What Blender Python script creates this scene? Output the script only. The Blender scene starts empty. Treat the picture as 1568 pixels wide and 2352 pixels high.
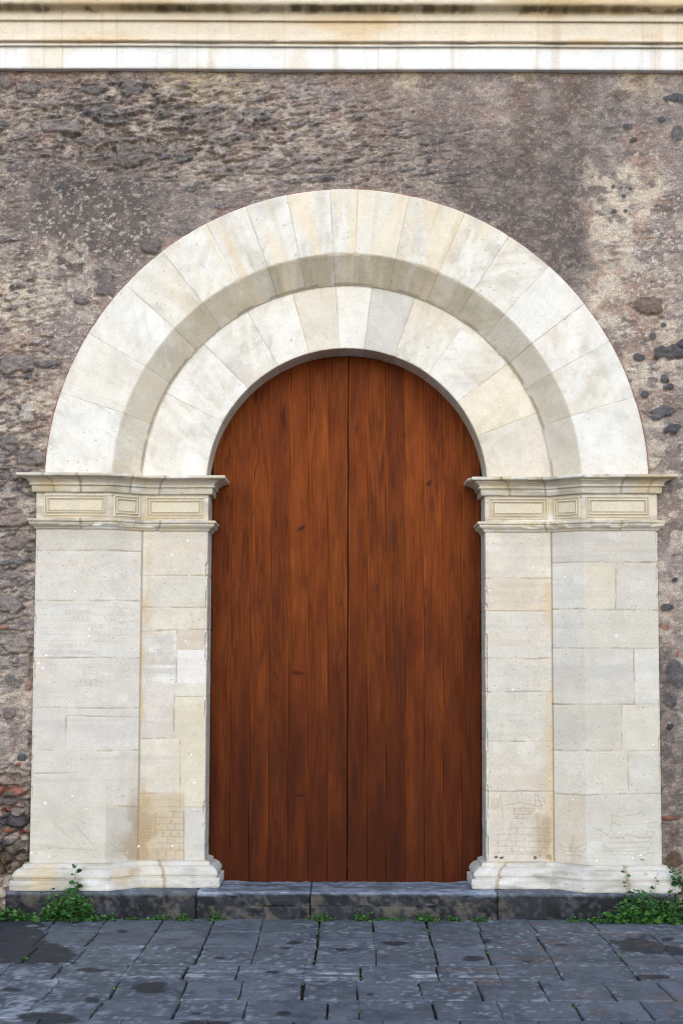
import bpy, bmesh, math, random
import numpy as np
from mathutils import Matrix, Vector

random.seed(4)
SC = bpy.context.scene
COL = SC.collection
rad = math.radians

# ------------------------------------------------------------------ camera
W0, H0 = 1568.0, 2352.0            # units in which the layout was measured
FPX = 3750.0
PITCH, ROLL = 5.09, 0.18
CAMD, CAMH = 10.70, 1.657
cam_d = bpy.data.cameras.new('camera')
cam = bpy.data.objects.new('camera', cam_d)
COL.objects.link(cam)
cam_d.sensor_fit = 'HORIZONTAL'
cam_d.sensor_width = 36.0
cam_d.lens = FPX / W0 * 36.0
cam_d.clip_end = 500.0
CROT = Matrix.Rotation(rad(90 + PITCH), 3, 'X') @ Matrix.Rotation(rad(ROLL), 3, 'Z')
cam.matrix_world = Matrix.Translation((0, -CAMD, CAMH)) @ CROT.to_4x4()
SC.camera = cam

# ------------------------------------------------------------------ light
SUN_EL, SUN_AZ = 27.0, 2.0          # sun in front of the wall, a little to the right of the camera
wd = bpy.data.worlds.new('World'); SC.world = wd; wd.use_nodes = True
nt = wd.node_tree
sky = nt.nodes.new('ShaderNodeTexSky'); sky.sky_type = 'NISHITA'; sky.sun_disc = False
sky.sun_elevation = rad(SUN_EL); sky.sun_rotation = rad(180 - SUN_AZ)
sky.air_density = 1.0; sky.dust_density = 0.6; sky.ozone_density = 1.5
bg = nt.nodes['Background']; bg.inputs[1].default_value = 0.15
nt.links.new(sky.outputs[0], bg.inputs[0])
sun_d = bpy.data.lights.new('sun', 'SUN'); sun_d.energy = 1.1; sun_d.angle = rad(70)
sun_d.color = (1.0, 0.985, 0.97)
sun = bpy.data.objects.new('sun', sun_d); COL.objects.link(sun)
sd = Vector((math.sin(rad(SUN_AZ)) * math.cos(rad(SUN_EL)), -math.cos(rad(SUN_AZ)) * math.cos(rad(SUN_EL)), math.sin(rad(SUN_EL))))
sun.rotation_euler = sd.to_track_quat('Z', 'Y').to_euler()
sun.location = sd * 20
vs = SC.view_settings
vs.view_transform = 'Standard'; vs.look = 'None'; vs.gamma = 1.0; vs.use_curve_mapping = False
vs.exposure = 0.80
SC.cycles.use_denoising = True
SC.cycles.denoising_input_passes = 'RGB_ALBEDO_NORMAL'
SC.cycles.denoising_prefilter = 'NONE'
SC.cycles.filter_width = 1.1

# ------------------------------------------------------------------ layout helpers
RM = np.array(CROT)
CP = np.array([0, -CAMD, CAMH])
def pw(px, py, y):
    """point of the vertical plane y seen at layout position px, py -> (x, z)"""
    d = RM @ np.array([(px - W0 / 2) / FPX, -(py - H0 / 2) / FPX, -1.0])
    t = (y - CP[1]) / d[1]
    return CP[0] + d[0] * t, CP[2] + d[2] * t
def pg(px, py, z=0.0):
    d = RM @ np.array([(px - W0 / 2) / FPX, -(py - H0 / 2) / FPX, -1.0])
    t = (z - CP[2]) / d[2]
    return CP[0] + d[0] * t, CP[1] + d[1] * t
def proj(x, y, z):
    v = np.stack([x - CP[0], y - CP[1] + 0 * x, z - CP[2]], -1) @ RM
    return W0 / 2 - FPX * v[..., 0] / v[..., 2], H0 / 2 + FPX * v[..., 1] / v[..., 2]

# ------------------------------------------------------------------ noise
_rs = np.random.RandomState(11)
_P = _rs.permutation(65536)
_V = _rs.rand(65536)
def hsh(ix, iy, s):
    return _V[_P[(_P[(ix.astype(np.int64) * 1 + s * 7919) & 65535] + iy.astype(np.int64) * 131) & 65535]]
def vn(x, y, s=0):
    ix = np.floor(x); iy = np.floor(y)
    fx = x - ix; fy = y - iy
    ux = fx * fx * fx * (fx * (fx * 6 - 15) + 10); uy = fy * fy * fy * (fy * (fy * 6 - 15) + 10)
    a = hsh(ix, iy, s); b = hsh(ix + 1, iy, s); c = hsh(ix, iy + 1, s); d = hsh(ix + 1, iy + 1, s)
    return (a + (b - a) * ux) * (1 - uy) + (c + (d - c) * ux) * uy
def fbm(x, y, s=0, o=4, g=0.5):
    r = 0; a = 1; t = 0
    for i in range(o):
        r = r + a * vn(x * 2 ** i + 13.7 * i, y * 2 ** i + 5.1 * i, s + i * 17); t += a; a *= g
    return r / t
def voro(x, y, s=0):
    ix = np.floor(x); iy = np.floor(y)
    f1 = np.full(x.shape, 9.0); f2 = f1.copy(); idv = np.zeros(x.shape)
    for dx in (-1, 0, 1):
        for dy in (-1, 0, 1):
            cx = ix + dx; cy = iy + dy
            d = np.hypot(cx + 0.1 + 0.8 * hsh(cx, cy, s) - x, cy + 0.1 + 0.8 * hsh(cx, cy, s + 5) - y)
            near = d < f1
            f2 = np.where(near, f1, np.minimum(f2, d))
            idv = np.where(near, hsh(cx, cy, s + 9), idv)
            f1 = np.where(near, d, f1)
    return f1, f2, idv
def lumps(x, y, s=0, cut=0.30):
    """stones poking out of mortar: rounded above, sharply undercut below. -> height 0..1, gap under, id"""
    ix = np.floor(x); iy = np.floor(y)
    best = np.zeros(x.shape); gap = np.zeros(x.shape); idv = np.zeros(x.shape)
    for dx in (-1, 0, 1):
        for dy in (-1, 0, 1):
            cx = ix + dx; cy = iy + dy
            h1 = hsh(cx, cy, s); h2 = hsh(cx, cy, s + 5); h3 = hsh(cx, cy, s + 9); h4 = hsh(cx, cy, s + 13)
            px_ = x - (cx + 0.15 + 0.7 * h1); py_ = y - (cy + 0.15 + 0.7 * h2)
            sl = (h4 - 0.5) * 1.1
            py_ = py_ - sl * px_ * 0.6
            a = 0.28 + 0.40 * h3; b = 0.26 + 0.34 * h4
            q = 1 - (px_ / a) ** 2 - (py_ / b) ** 2
            low = py_ / b
            k = np.clip(q, 0, 1) ** 0.6 * ss(-cut - 0.34, -cut - 0.02, low) * (0.55 + 0.45 * ss(0.9, -0.3, low))
            g = np.clip(1 - (px_ / (a * 0.92)) ** 2, 0, 1) * (1 - ss(0.0, 0.42, np.abs(low + cut + 0.36)))
            amp = ss(0.15, 0.75, hsh(cx, cy, s + 21))
            k = k * amp; g = g * amp
            idv = np.where(k > best, hsh(cx, cy, s + 25), idv)
            best = np.maximum(best, k); gap = np.maximum(gap, g)
    return best, gap * (best < 0.25), idv
def ss(a, b, x):
    t = np.clip((x - a) / (b - a), 0, 1)
    return t * t * (3 - 2 * t)
KEXP = 1.22
def C(r, g, b):
    """surface colour that reads as r,g,b (0-255) on a lit wall"""
    v = np.array([r, g, b]) / 255.0
    v = np.where(v <= 0.04045, v / 12.92, ((v + 0.055) / 1.055) ** 2.4)
    return v / KEXP
def mix(a, b, t):
    return a + (b - a) * np.asarray(t)[..., None]

# ------------------------------------------------------------------ object helpers
def tag(o, label=None, cat=None, group=None, kind=None):
    if label: o['label'] = label
    if cat: o['category'] = cat
    if group: o['group'] = group
    if kind: o['kind'] = kind
    return o
def thing(name, label, cat, loc=(0, 0, 0), group=None):
    o = bpy.data.objects.new(name, None); COL.objects.link(o); o.location = loc
    o.empty_display_size = 0.2
    return tag(o, label, cat, group)
def mesh_obj(name, V, F, mat, parent=None, col=None, smooth=True, extra=None):
    """V: n,3 array in world space; F: list of faces or an m,4 int array"""
    me = bpy.data.meshes.new(name)
    V = np.asarray(V, dtype=np.float64)
    if parent is not None:
        V = V - np.array(world_loc(parent))
    if isinstance(F, np.ndarray):
        m, k = F.shape
        me.vertices.add(len(V)); me.vertices.foreach_set('co', V.astype(np.float32).ravel())
        me.loops.add(m * k); me.loops.foreach_set('vertex_index', F.astype(np.int32).ravel())
        me.polygons.add(m); me.polygons.foreach_set('loop_start', np.arange(0, m * k, k, dtype=np.int32))
        me.polygons.foreach_set('loop_total', np.full(m, k, dtype=np.int32))
        me.update(calc_edges=True)
    else:
        me.from_pydata([tuple(v) for v in V], [], F); me.update()
    me.validate()
    if col is not None:
        at = me.color_attributes.new('Col', 'FLOAT_COLOR', 'POINT')
        c4 = np.ones((len(V), 4), dtype=np.float32); c4[:, :3] = np.clip(col, 0.002, 0.95)
        at.data.foreach_set('color', c4.ravel())
    if extra:
        for k2, arr in extra.items():
            a2 = me.attributes.new(k2, 'FLOAT', 'POINT'); a2.data.foreach_set('value', np.asarray(arr, dtype=np.float32))
    me.polygons.foreach_set('use_smooth', [smooth] * len(me.polygons))
    me.materials.append(mat)
    o = bpy.data.objects.new(name, me); COL.objects.link(o)
    if parent is not None: o.parent = parent
    return o
def world_loc(o):
    l = Vector((0, 0, 0))
    while o is not None:
        l += o.location; o = o.parent
    return l
def grid_faces(n, m, off=0, flip=False):
    """n rows x m columns of vertices -> quads"""
    i = np.arange(n - 1)[:, None] * m + np.arange(m - 1)[None, :]
    i = i.ravel() + off
    q = np.stack([i, i + 1, i + m + 1, i + m], 1)
    return q[:, ::-1] if flip else q
class Acc:
    def __init__(s): s.V = []; s.F = []; s.C = []; s.n = 0
    def add(s, V, F, c):
        V = np.asarray(V, float); s.V.append(V); s.F += [tuple(int(a) + s.n for a in f) for f in F]
        c = np.asarray(c, float); s.C.append(np.broadcast_to(c, (len(V), 3)) if c.ndim == 1 else c); s.n += len(V)
    def build(s, name, mat, parent=None, smooth=True):
        return mesh_obj(name, np.concatenate(s.V), s.F, mat, parent, np.concatenate(s.C), smooth)

# ------------------------------------------------------------------ materials
def attr_mat(name, rough, var, bumps, pits=None, spec=0.3):
    """stone-like: colour attribute x noise, layered bump. bumps = [(scale, strength, distance)]"""
    m = bpy.data.materials.new(name); m.use_nodes = True
    t = m.node_tree; N = t.nodes; L = t.links
    b = N['Principled BSDF']
    at = N.new('ShaderNodeAttribute'); at.attribute_name = 'Col'
    tc = N.new('ShaderNodeTexCoord')
    out = at.outputs['Color']
    for sc_, lo, hi in var:
        n = N.new('ShaderNodeTexNoise'); n.inputs['Scale'].default_value = sc_; n.inputs['Detail'].default_value = 4
        L.new(tc.outputs['Object'], n.inputs['Vector'])
        r = N.new('ShaderNodeMapRange'); r.inputs[1].default_value = 0.3; r.inputs[2].default_value = 0.7
        r.inputs[3].default_value = lo; r.inputs[4].default_value = hi
        L.new(n.outputs['Fac'], r.inputs[0])
        mx = N.new('ShaderNodeMix'); mx.data_type = 'RGBA'; mx.blend_type = 'MULTIPLY'; mx.inputs[0].default_value = 1
        L.new(out, mx.inputs[6]); L.new(r.outputs[0], mx.inputs[7]); out = mx.outputs[2]
    h = None
    if pits:
        mp = N.new('ShaderNodeMapping'); mp.inputs['Scale'].default_value = pits[0]
        L.new(tc.outputs['Object'], mp.inputs['Vector'])
        n = N.new('ShaderNodeTexNoise'); n.inputs['Scale'].default_value = 1; n.inputs['Detail'].default_value = 2
        L.new(mp.outputs[0], n.inputs['Vector'])
        r = N.new('ShaderNodeMapRange'); r.inputs[1].default_value = pits[1]; r.inputs[2].default_value = pits[1] + 0.05
        r.inputs[3].default_value = 1.0; r.inputs[4].default_value = pits[2]
        L.new(n.outputs['Fac'], r.inputs[0])
        mx = N.new('ShaderNodeMix'); mx.data_type = 'RGBA'; mx.blend_type = 'MULTIPLY'; mx.inputs[0].default_value = 1
        L.new(out, mx.inputs[6]); L.new(r.outputs[0], mx.inputs[7]); out = mx.outputs[2]
    L.new(out, b.inputs['Base Color'])
    prev = None
    for sc_, st, di in bumps:
        n = N.new('ShaderNodeTexNoise'); n.inputs['Scale'].default_value = sc_; n.inputs['Detail'].default_value = 6
        n.inputs['Roughness'].default_value = 0.65
        L.new(tc.outputs['Object'], n.inputs['Vector'])
        bp = N.new('ShaderNodeBump'); bp.inputs['Strength'].default_value = st; bp.inputs['Distance'].default_value = di
        L.new(n.outputs['Fac'], bp.inputs['Height'])
        if prev: L.new(prev, bp.inputs['Normal'])
        prev = bp.outputs[0]
    L.new(prev, b.inputs['Normal'])
    b.inputs['Roughness'].default_value = rough
    b.inputs['Specular IOR Level'].default_value = spec
    return m
M_STONE = attr_mat('limestone', 0.85, [(9, 0.95, 1.05), (60, 0.95, 1.05), (210, 0.93, 1.06)], [(40, 0.35, 0.01), (170, 0.4, 0.004)],
                   pits=((30, 30, 95), 0.69, 0.76), spec=0.2)
M_RUBBLE = attr_mat('rubble_masonry', 0.95, [(28, 0.84, 1.15), (120, 0.70, 1.30), (230, 0.8, 1.2)], [(30, 0.45, 0.02), (120, 0.8, 0.010)], spec=0.15)
M_LAVA = attr_mat('lava_stone', 0.75, [(6, 0.85, 1.15), (45, 0.8, 1.2), (160, 0.85, 1.15)], [(30, 0.3, 0.012), (140, 0.45, 0.005)], spec=0.35)
M_PAVE = attr_mat('lava_paving', 0.72, [(40, 0.82, 1.2), (170, 0.78, 1.24)], [(60, 0.25, 0.006), (180, 0.5, 0.003)], spec=0.3)

def leaf_mat(name, c):
    m = bpy.data.materials.new(name); m.use_nodes = True
    t = m.node_tree; b = t.nodes['Principled BSDF']
    at = t.nodes.new('ShaderNodeAttribute'); at.attribute_name = 'Col'
    t.links.new(at.outputs['Color'], b.inputs['Base Color'])
    b.inputs['Roughness'].default_value = 0.5; b.inputs['Specular IOR Level'].default_value = 0.3
    return m
M_LEAF = leaf_mat('weed_leaf', None)

# ------------------------------------------------------------------ key dimensions
Y0, Y1, YD = -0.03, 0.125, 0.425           # pilaster face, recessed face, door face
def avgx(pts, y): return float(np.mean([pw(px, py, y)[0] for px, py in pts]))
XA = avgx([(80, 1215), (69, 1980)], Y0);  XB = avgx([(252, 1215), (243, 1980)], Y0)
XC = avgx([(327, 1215), (317, 1980)], Y1); XD = avgx([(478, 1215), (470, 1980)], Y1)
XE = avgx([(1112, 1215), (1118, 1980)], Y1); XF = avgx([(1265, 1215), (1272, 1980)], Y1)
XG = avgx([(1338, 1215), (1347, 1980)], Y0); XH = avgx([(1508, 1215), (1522, 1980)], Y0)
STEP_Z = pw(784, 2050, -0.15)[1]
PL_TOP = pw(784, 1988, -0.06)[1]
LM_BOT = pw(784, 1216, Y0)[1]; LM_TOP = pw(784, 1191, Y0 - 0.05)[1]
CM_BOT = pw(784, 1131, Y0 - 0.03)[1]; CM_TOP = pw(784, 1086, Y0 - 0.12)[1]
AX = pw(796, 1117, Y0)[0]
ZA_ = pw(796, 1112, Y0)[1]
def circ(c, crown, half, y):
    zc = pw(796, c, y)[1]
    r1 = pw(796, crown, y)[1] - ZA_
    r2 = (pw(796 + half, c, y)[0] - pw(796 - half, c, y)[0]) / 2
    return zc, 0.5 * r1 + 0.5 * r2
ZA = ZA_; R_OUT = circ(1120, 430, 690, Y0)[1]
R_SPL = circ(1116, 577, 534, Y0)[1]
R_INO = circ(1121, 652, 467, Y1)[1]
R_IN = circ(1121, 796, 320, Y1)[1]
PATH_L = [(XA, 0.10), (XA, Y0), (XB, Y0), (XC, Y1), (XD, Y1), (XD, YD + 0.06)]
PATH_R = [(XE, YD + 0.06), (XE, Y1), (XF, Y1), (XG, Y0), (XH, Y0), (XH, 0.10)]

def stations(path, step):
    """dense stations along a plan polyline: position of segment ends + mitre vectors"""
    P = np.array(path, float); n = len(P)
    d = P[1:] - P[:-1]; ln = np.hypot(d[:, 0], d[:, 1]); d = d / ln[:, None]
    nr = np.stack([d[:, 1], -d[:, 0]], 1)
    mv = np.zeros((n, 2)); mv[0] = nr[0]; mv[-1] = nr[-1]
    for i in range(1, n - 1):
        b = nr[i - 1] + nr[i]; mv[i] = b / (b @ nr[i])
    pos, mit, u, seg = [], [], [], []
    u0 = 0
    for i in range(n - 1):
        k = max(2, int(round(ln[i] / step)))
        for j in range(k):
            t = j / k
            pos.append(P[i] * (1 - t) + P[i + 1] * t); mit.append(mv[i] * (1 - t) + mv[i + 1] * t); u.append(u0 + ln[i] * t); seg.append(i)
        u0 += ln[i]
    pos.append(P[-1]); mit.append(mv[-1]); u.append(u0); seg.append(n - 2)
    return np.array(pos), np.array(mit), np.array(u), np.array(seg), np.concatenate([[0], np.cumsum(ln)])

# ------------------------------------------------------------------ stone colour field
WHITE = C(236, 234, 231); CREAM = C(229, 224, 214); WARM = C(218, 205, 184); GREY = C(203, 199, 192); TAN = C(206, 192, 170)
DIRT = C(120, 105, 85)
def stone_col(a, b, base, seed=0, streak=None):
    """a, b: surface coordinates in metres"""
    n1 = fbm(a * 2.2, b * 2.2, seed + 1, 4); n2 = fbm(a * 7, b * 7, seed + 2, 4)
    n3 = fbm(a * 30, b * 30, seed + 3, 3)
    c = np.broadcast_to(base, a.shape + (3,)).copy()
    c = mix(c, WARM, 0.55 * ss(0.52, 0.75, n1))
    c = mix(c, GREY, 0.6 * ss(0.5, 0.75, n2))
    c = mix(c, C(243, 240, 236), 0.6 * ss(0.58, 0.75, fbm(a * 5 + 9, b * 5, seed + 8, 4)))
    c = c * (0.93 + 0.14 * n3)[..., None]
    v = voro(a * 26, b * 26, seed + 4)
    spot = (v[2] > 0.80) & (v[0] < 0.10 + 0.25 * (v[2] - 0.8))
    spot = spot & (fbm(a * 3.1, b * 3.1, seed + 6, 3) > 0.54)
    c = np.where(spot[..., None], mix(c, DIRT, 0.55 + 0 * a), c)
    return c

# ------------------------------------------------------------------ wall top: the string course
def entablature(parent):
    z = lambda py, p: pw(784, py, -p)[1]
    prof = [(-0.05, z(158, 0.05)), (0.045, z(158, 0.05)), (0.050, z(157, .05)), (0.050, z(140, .05)), (0.050, z(123, .05)), (0.050, z(108.5, .05)), (0.053, z(107.6, .05)),
            (0.072, z(106.0, .07)), (0.076, z(105, .07)), (0.076, z(100.5, .07)), (0.070, z(99.6, .07)), (0.064, z(98.6, .07)), (0.085, z(96.5, .08)), (0.099, z(94, .1)), (0.104, z(91.5, .1)), (0.102, z(89, .1)), (0.093, z(86.5, .1)),
            (0.085, z(86, .09)), (0.087, z(84.4, .09)), (0.080, z(83.4, .08)), (0.080, z(70, .08)), (0.080, z(58, .08)), (0.080, z(49.5, .08)), (0.083, z(48.5, .08)),
            (0.100, z(47, .1)), (0.104, z(46, .1)), (0.104, z(42, .1)), (0.100, z(40, .1)), (0.102, z(34, .1)), (0.107, z(29, .1)), (0.117, z(24.5, .11)), (0.132, z(20.5, .13)), (0.150, z(17, .15)), (0.166, z(13.5, .17)), (0.179, z(10, .18)), (0.187, z(6, .19)), (0.190, z(1, .19)), (0.190, z(-18, .19)), (0.20, z(-20, .2)), (0.21, z(-30, .2)), (0.24, z(-40, .2)), (0.25, z(-44, .2)), (0.25, z(-70, .2)), (-0.05, z(-74, .2))]
    prof = np.array(prof)
    joints = [pw(px, 130, 0)[0] for px in (4, 104, 146, 270, 455, 655, 868, 1230, 1500, -200, -420, 1760, 2010)]
    xs = list(np.arange(-3.0, 3.0, 0.012)) + list(np.arange(-6, -3, 0.1)) + list(np.arange(3, 6.05, 0.1))
    for j in joints: xs += [j - 0.003, j, j + 0.003]
    xs = np.unique(np.round(np.array(xs), 5)); n = len(prof); m = len(xs)
    # split long profile spans for colour detail
    P2 = []
    for i in range(n - 1):
        k = max(1, int(np.hypot(*(prof[i + 1] - prof[i])) / 0.014))
        for t in range(k): P2.append(prof[i] + (prof[i + 1] - prof[i]) * t / k)
    P2.append(prof[-1]); P2 = np.array(P2); n = len(P2)
    X = np.broadcast_to(xs, (n, m)).copy(); Z = np.broadcast_to(P2[:, 1:2], (n, m)).copy(); D = np.broadcast_to(P2[:, :1], (n, m)).copy()
    jd = np.min(np.abs(xs[:, None] - np.array(joints)[None, :]), 1)
    blk = np.searchsorted(np.sort(joints), xs)
    g = np.where(jd < 0.001, 0.0008, 0.0)
    D = D - g[None, :]
    off = (hsh(blk, blk * 0 + 3, 5) - 0.5) * 0.004
    D = D + off[None, :] + 0.003 * (fbm(X * 6, Z * 20, 31, 3) - 0.5)
    # small chips on the thin fillets
    fil = (P2[:, 0] > 0.062) & (P2[:, 1] < z(83, .08)) & (P2[:, 1] > z(107, .05))
    chip = ss(0.66, 0.8, fbm(X * 7, Z * 30, 40, 3)) * fil[:, None]
    D = D - 0.012 * chip
    Z = Z + 0.004 * (vn(X * 0.8, X * 0 + 2, 8) - 0.5)
    zz = Z
    up = ss(z(112, .05), z(100, .05), zz)
    c = mix(np.broadcast_to(C(247, 246, 243), zz.shape + (3,)), C(232, 216, 190), up * (0.7 + 0.3 * fbm(X * 2, Z * 6, 51)))
    c = mix(c, C(225, 196, 150), up * 0.7 * ss(0.5, 0.72, fbm(X * 1.3, Z * 9, 52)))
    c = mix(c, C(236, 222, 196), (1 - up) * 0.6 * ss(0.5, 0.7, fbm(X * 3.0, Z * 2, 58)))
    st = fbm(X * 22, Z * 2.5, 53, 3)
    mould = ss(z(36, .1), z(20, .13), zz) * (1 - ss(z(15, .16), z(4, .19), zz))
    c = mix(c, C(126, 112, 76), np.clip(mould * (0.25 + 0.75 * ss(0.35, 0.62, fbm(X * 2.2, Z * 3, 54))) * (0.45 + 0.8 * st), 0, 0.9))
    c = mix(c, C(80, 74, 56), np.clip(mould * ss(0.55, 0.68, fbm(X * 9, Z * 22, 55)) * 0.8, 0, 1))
    c = mix(c, C(196, 170, 112), ss(z(12, .19), z(6, .19), zz) * 0.5 * ss(0.45, 0.7, fbm(X * 1.5, Z * 9, 56)))
    drip = ss(0.60, 0.78, fbm(X * 16, Z * 1.1, 57, 3))
    c = mix(c, C(205, 178, 140), drip * 0.35)
    brown_line = fil[:, None] * ss(0.45, 0.7, fbm(X * 5, Z * 40, 60, 3)) * ((P2[:, 0] < 0.08)[:, None])  # broken brown line along the lower fillet
    c = mix(c, C(95, 82, 60), 0.7 * brown_line)
    c = np.where((jd < 0.0035)[None, :, None], mix(c, C(214, 194, 158), 0.35 + 0 * X), c)
    tint = 0.97 + 0.05 * hsh(blk, blk * 0 + 1, 2)
    c = c * tint[None, :, None]
    V = np.stack([X, -D, Z], -1).reshape(-1, 3)
    o = mesh_obj('cornice', V, grid_faces(n, m), M_STONE, parent, c.reshape(-1, 3))
    o['label'] = 'pale moulded stone cornice with dark mossy hollow'
    return prof

# ------------------------------------------------------------------ rubble wall
def rubble_wall():
    w = thing('rubble_wall', 'rough mauve grey rubble stone wall with worn plaster around the arch', 'wall', (0, 0.3, 0))
    dx = 0.0068
    xs = np.concatenate([np.arange(-6, -2.5, 0.07), np.arange(-2.5, 2.5, dx), np.arange(2.5, 6.01, 0.07)])
    ztop = pw(784, 154, -0.05)[1]
    zs = np.concatenate([[-0.15], np.arange(-0.05, ztop, dx)])
    X, Z = np.meshgrid(xs, zs)
    PX, PY = proj(X, 0.0, Z)
    Rr = np.hypot(X - AX, Z - ZA)
    w1 = fbm(X * 4, Z * 4, 61, 3) - 0.5; w2 = fbm(X * 4, Z * 4, 71, 3) - 0.5
    wx = X + 0.10 * w1; wz = Z + 0.08 * w2 + 0.10 * (X * 0.25 * ss(-1.5, 0.5, X) * (1 - ss(0.6, 1.4, X)))
    # how ragged each area is
    def blob(cx, cy, rx, ry, soft=0.5, wob=0.35, seed=0):
        q = np.hypot((PX - cx) / rx, (PY - cy) / ry) + wob * 2 * (fbm(X * 5 + seed, Z * 5, 80 + seed, 4) - 0.5)
        return 1 - ss(1 - soft, 1 + soft * 0.4, q)
    rag = 0.26 + 0.66 * np.clip(blob(760, 330, 420, 120, .7, seed=6) * 0.45 + blob(400, 300, 620, 170, 0.6) + blob(30, 1000, 130, 700, 0.6, seed=1) * 0.9 + blob(1000, 380, 250, 90, .6, seed=2) * 0.6, 0, 1)
    smooth_ = np.clip(blob(200, 500, 230, 150, 0.5, seed=3) + blob(1230, 480, 170, 230, 0.5, seed=4) + 0.5 * blob(1020, 300, 90, 120, .6, seed=7) + 0.6 * blob(1320, 260, 60, 110, .6, seed=8) + blob(1530, 1750, 60, 300, .5, seed=5), 0, 1)
    rag = rag * (1 - 0.72 * smooth_)
    # stones
    f1, f2, idv = voro(wx / 0.115, wz / 0.062, 90)
    st = ss(0.04, 0.34, f2 - f1)
    g1, g2, gid = voro(wx / 0.042 + 7, wz / 0.026, 95)
    st2 = ss(0.03, 0.40, g2 - g1)
    fr = lambda t: t - np.floor(t)
    led = 1 - fr(wz * 11 + 2.2 * fbm(X * 3, Z * 3, 101, 3) + 0.5 * X * (X < 0.8))
    led2 = 1 - fr(wz * 27 + 2.8 * fbm(X * 8, Z * 5, 102, 3) - 0.9 * X)
    lm = ss(0.50, 0.66, fbm(X * 6, Z * 12, 103, 3)); lm2 = ss(0.48, 0.62, fbm(X * 13, Z * 22, 104, 3))
    sk = 0.22 * ss(-1.3, -0.5, X) * ss(1.2, 0.5, X) * 0 + 0.10
    ux, uz = X + 0.05 * w1 + 0.02 * (fbm(X * 14, Z * 14, 140, 2) - .5), Z - sk * X + 0.04 * w2 + 0.016 * (fbm(X * 14, Z * 14, 141, 2) - .5)
    lA, gA, iA = lumps(ux / 0.125, uz / 0.068, 150); lB, gB, iB = lumps(ux / 0.062 + 3, uz / 0.034, 160); lC, gC, iC = lumps(ux / 0.034 + 9, uz / 0.021, 170, 0.2)
    fine = fbm(X * 30, Z * 42, 105, 4) - 0.5
    rag = rag * (1 + 0.9 * blob(230, 290, 360, 150, .6, .7, 30) + 0.4 * blob(30, 1050, 110, 500, .6, .6, 33))
    h = rag * (0.013 * st * (0.15 + 0.85 * ss(0.35, 0.9, idv)) + 0.007 * st2 * ss(0.4, 0.8, gid) + 0.013 * led * lm + 0.008 * led2 * lm2)
    h = 0.45 * h + np.clip(rag, 0, 1.75) * (0.016 * lA - 0.012 * gA + 0.012 * lB - 0.010 * gB + 0.006 * lC - 0.005 * gC)
    h = h + 0.012 * fine * (0.4 + 0.6 * rag) + 0.030 * (fbm(X * 1.7, Z * 1.7, 106, 3) - 0.5)
    pitn = ss(0.66, 0.74, fbm(X * 14, Z * 20, 107, 3)) * rag
    h = h - 0.015 * pitn
    h = h - 0.012
    # colours
    base = C(150, 137, 133)
    n1 = fbm(X * 1.6, Z * 1.6, 110, 4); n2 = fbm(X * 5, Z * 6, 111, 4); n3 = fbm(X * 16, Z * 24, 112, 4); n4 = fbm(X * 45, Z * 60, 113, 3)
    c = np.broadcast_to(base, X.shape + (3,)).copy()
    c = mix(c, C(118, 108, 105), 0.8 * ss(0.48, 0.66, n2))
    c = mix(c, C(172, 154, 145), 0.7 * ss(0.50, 0.68, fbm(X * 4 + 5, Z * 5, 114, 4)))
    c = mix(c, C(160, 128, 114), 0.4 * ss(0.55, 0.7, fbm(X * 6 + 15, Z * 7, 115, 4)))
    stonecol = mix(C(128, 122, 122), C(158, 140, 131), ss(0.4, 0.8, gid + 0.2 * n2))
    c = mix(c, stonecol, 0.55 * st * ss(0.55, 0.75, idv) * np.clip(rag * 1.3, 0, 1))
    blue = st * ((idv > 0.90) & (idv < 0.955))
    c = mix(c, C(106, 107, 113), 0.6 * blue * (n3 > 0.40))
    c = mix(c, C(128, 124, 124), 0.6 * st2 * (gid > 0.90))
    c = mix(c, C(205, 192, 178), 0.75 * ss(0.56, 0.64, fbm(X * 11 + 3, Z * 15, 116, 4)) * ss(0.36, 0.6, n1))
    lk = ss(0.12, 0.30, lA) * (rag > 0.3); lkb = ss(0.12, 0.32, lB) * (rag > 0.3)
    gry = lambda i: mix(mix(C(128, 120, 120), C(156, 138, 131), ss(0.25, 0.5, i)), C(100, 101, 107), ss(0.80, 0.86, i))
    c = mix(c, C(192, 178, 164), 0.62 * np.clip(rag * 1.1 - 0.1, 0, 1) * (1 - lk) * (1 - lkb) * ss(0.40, 0.56, n3))
    c = mix(c, gry(iA), 0.75 * lk * np.clip(rag * 1.3, 0, 1)); c = mix(c, gry(iB), 0.55 * lkb * np.clip(rag * 1.3, 0, 1) * (iB > 0.3))
    chip = ss(0.10, 0.22, lC)
    c = mix(c, C(196, 184, 172), 0.55 * np.clip(rag * 1.1, 0, 0.9) * chip * (iC > 0.78)); c = mix(c, C(108, 100, 98), 0.55 * np.clip(rag * 1.1, 0, 0.9) * chip * (iC < 0.25)); c = mix(c, C(166, 128, 114), 0.5 * np.clip(rag * 1.1, 0, 0.9) * chip * (iC > 0.55) * (iC < 0.62))
    # smooth brown-grey render
    c = mix(c, C(114, 104, 100), 0.85 * smooth_)
    c = mix(c, C(172, 154, 144), 0.4 * smooth_ * ss(0.5, 0.66, n3))
    # pale plaster patches, as they lie on this wall
    pale = blob(1450, 470, 105, 120, .5, .5, 10) + blob(1405, 590, 60, 110, .5, .5, 11) + blob(1500, 800, 90, 170, .5, .5, 12) * .75 + 0.8 * blob(1400, 690, 60, 80, .5, .5, 13) \
        + 0.8 * blob(45, 730, 75, 120, .5, .6, 14) + 0.7 * blob(60, 960, 90, 110, .5, .6, 15) + 0.6 * blob(130, 610, 90, 60, .5, .6, 16) + 0.5 * blob(1530, 1380, 60, 120, .5, .6, 17) + .6 * blob(30, 1580, 60, 60, .5, .5, 18)
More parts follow.
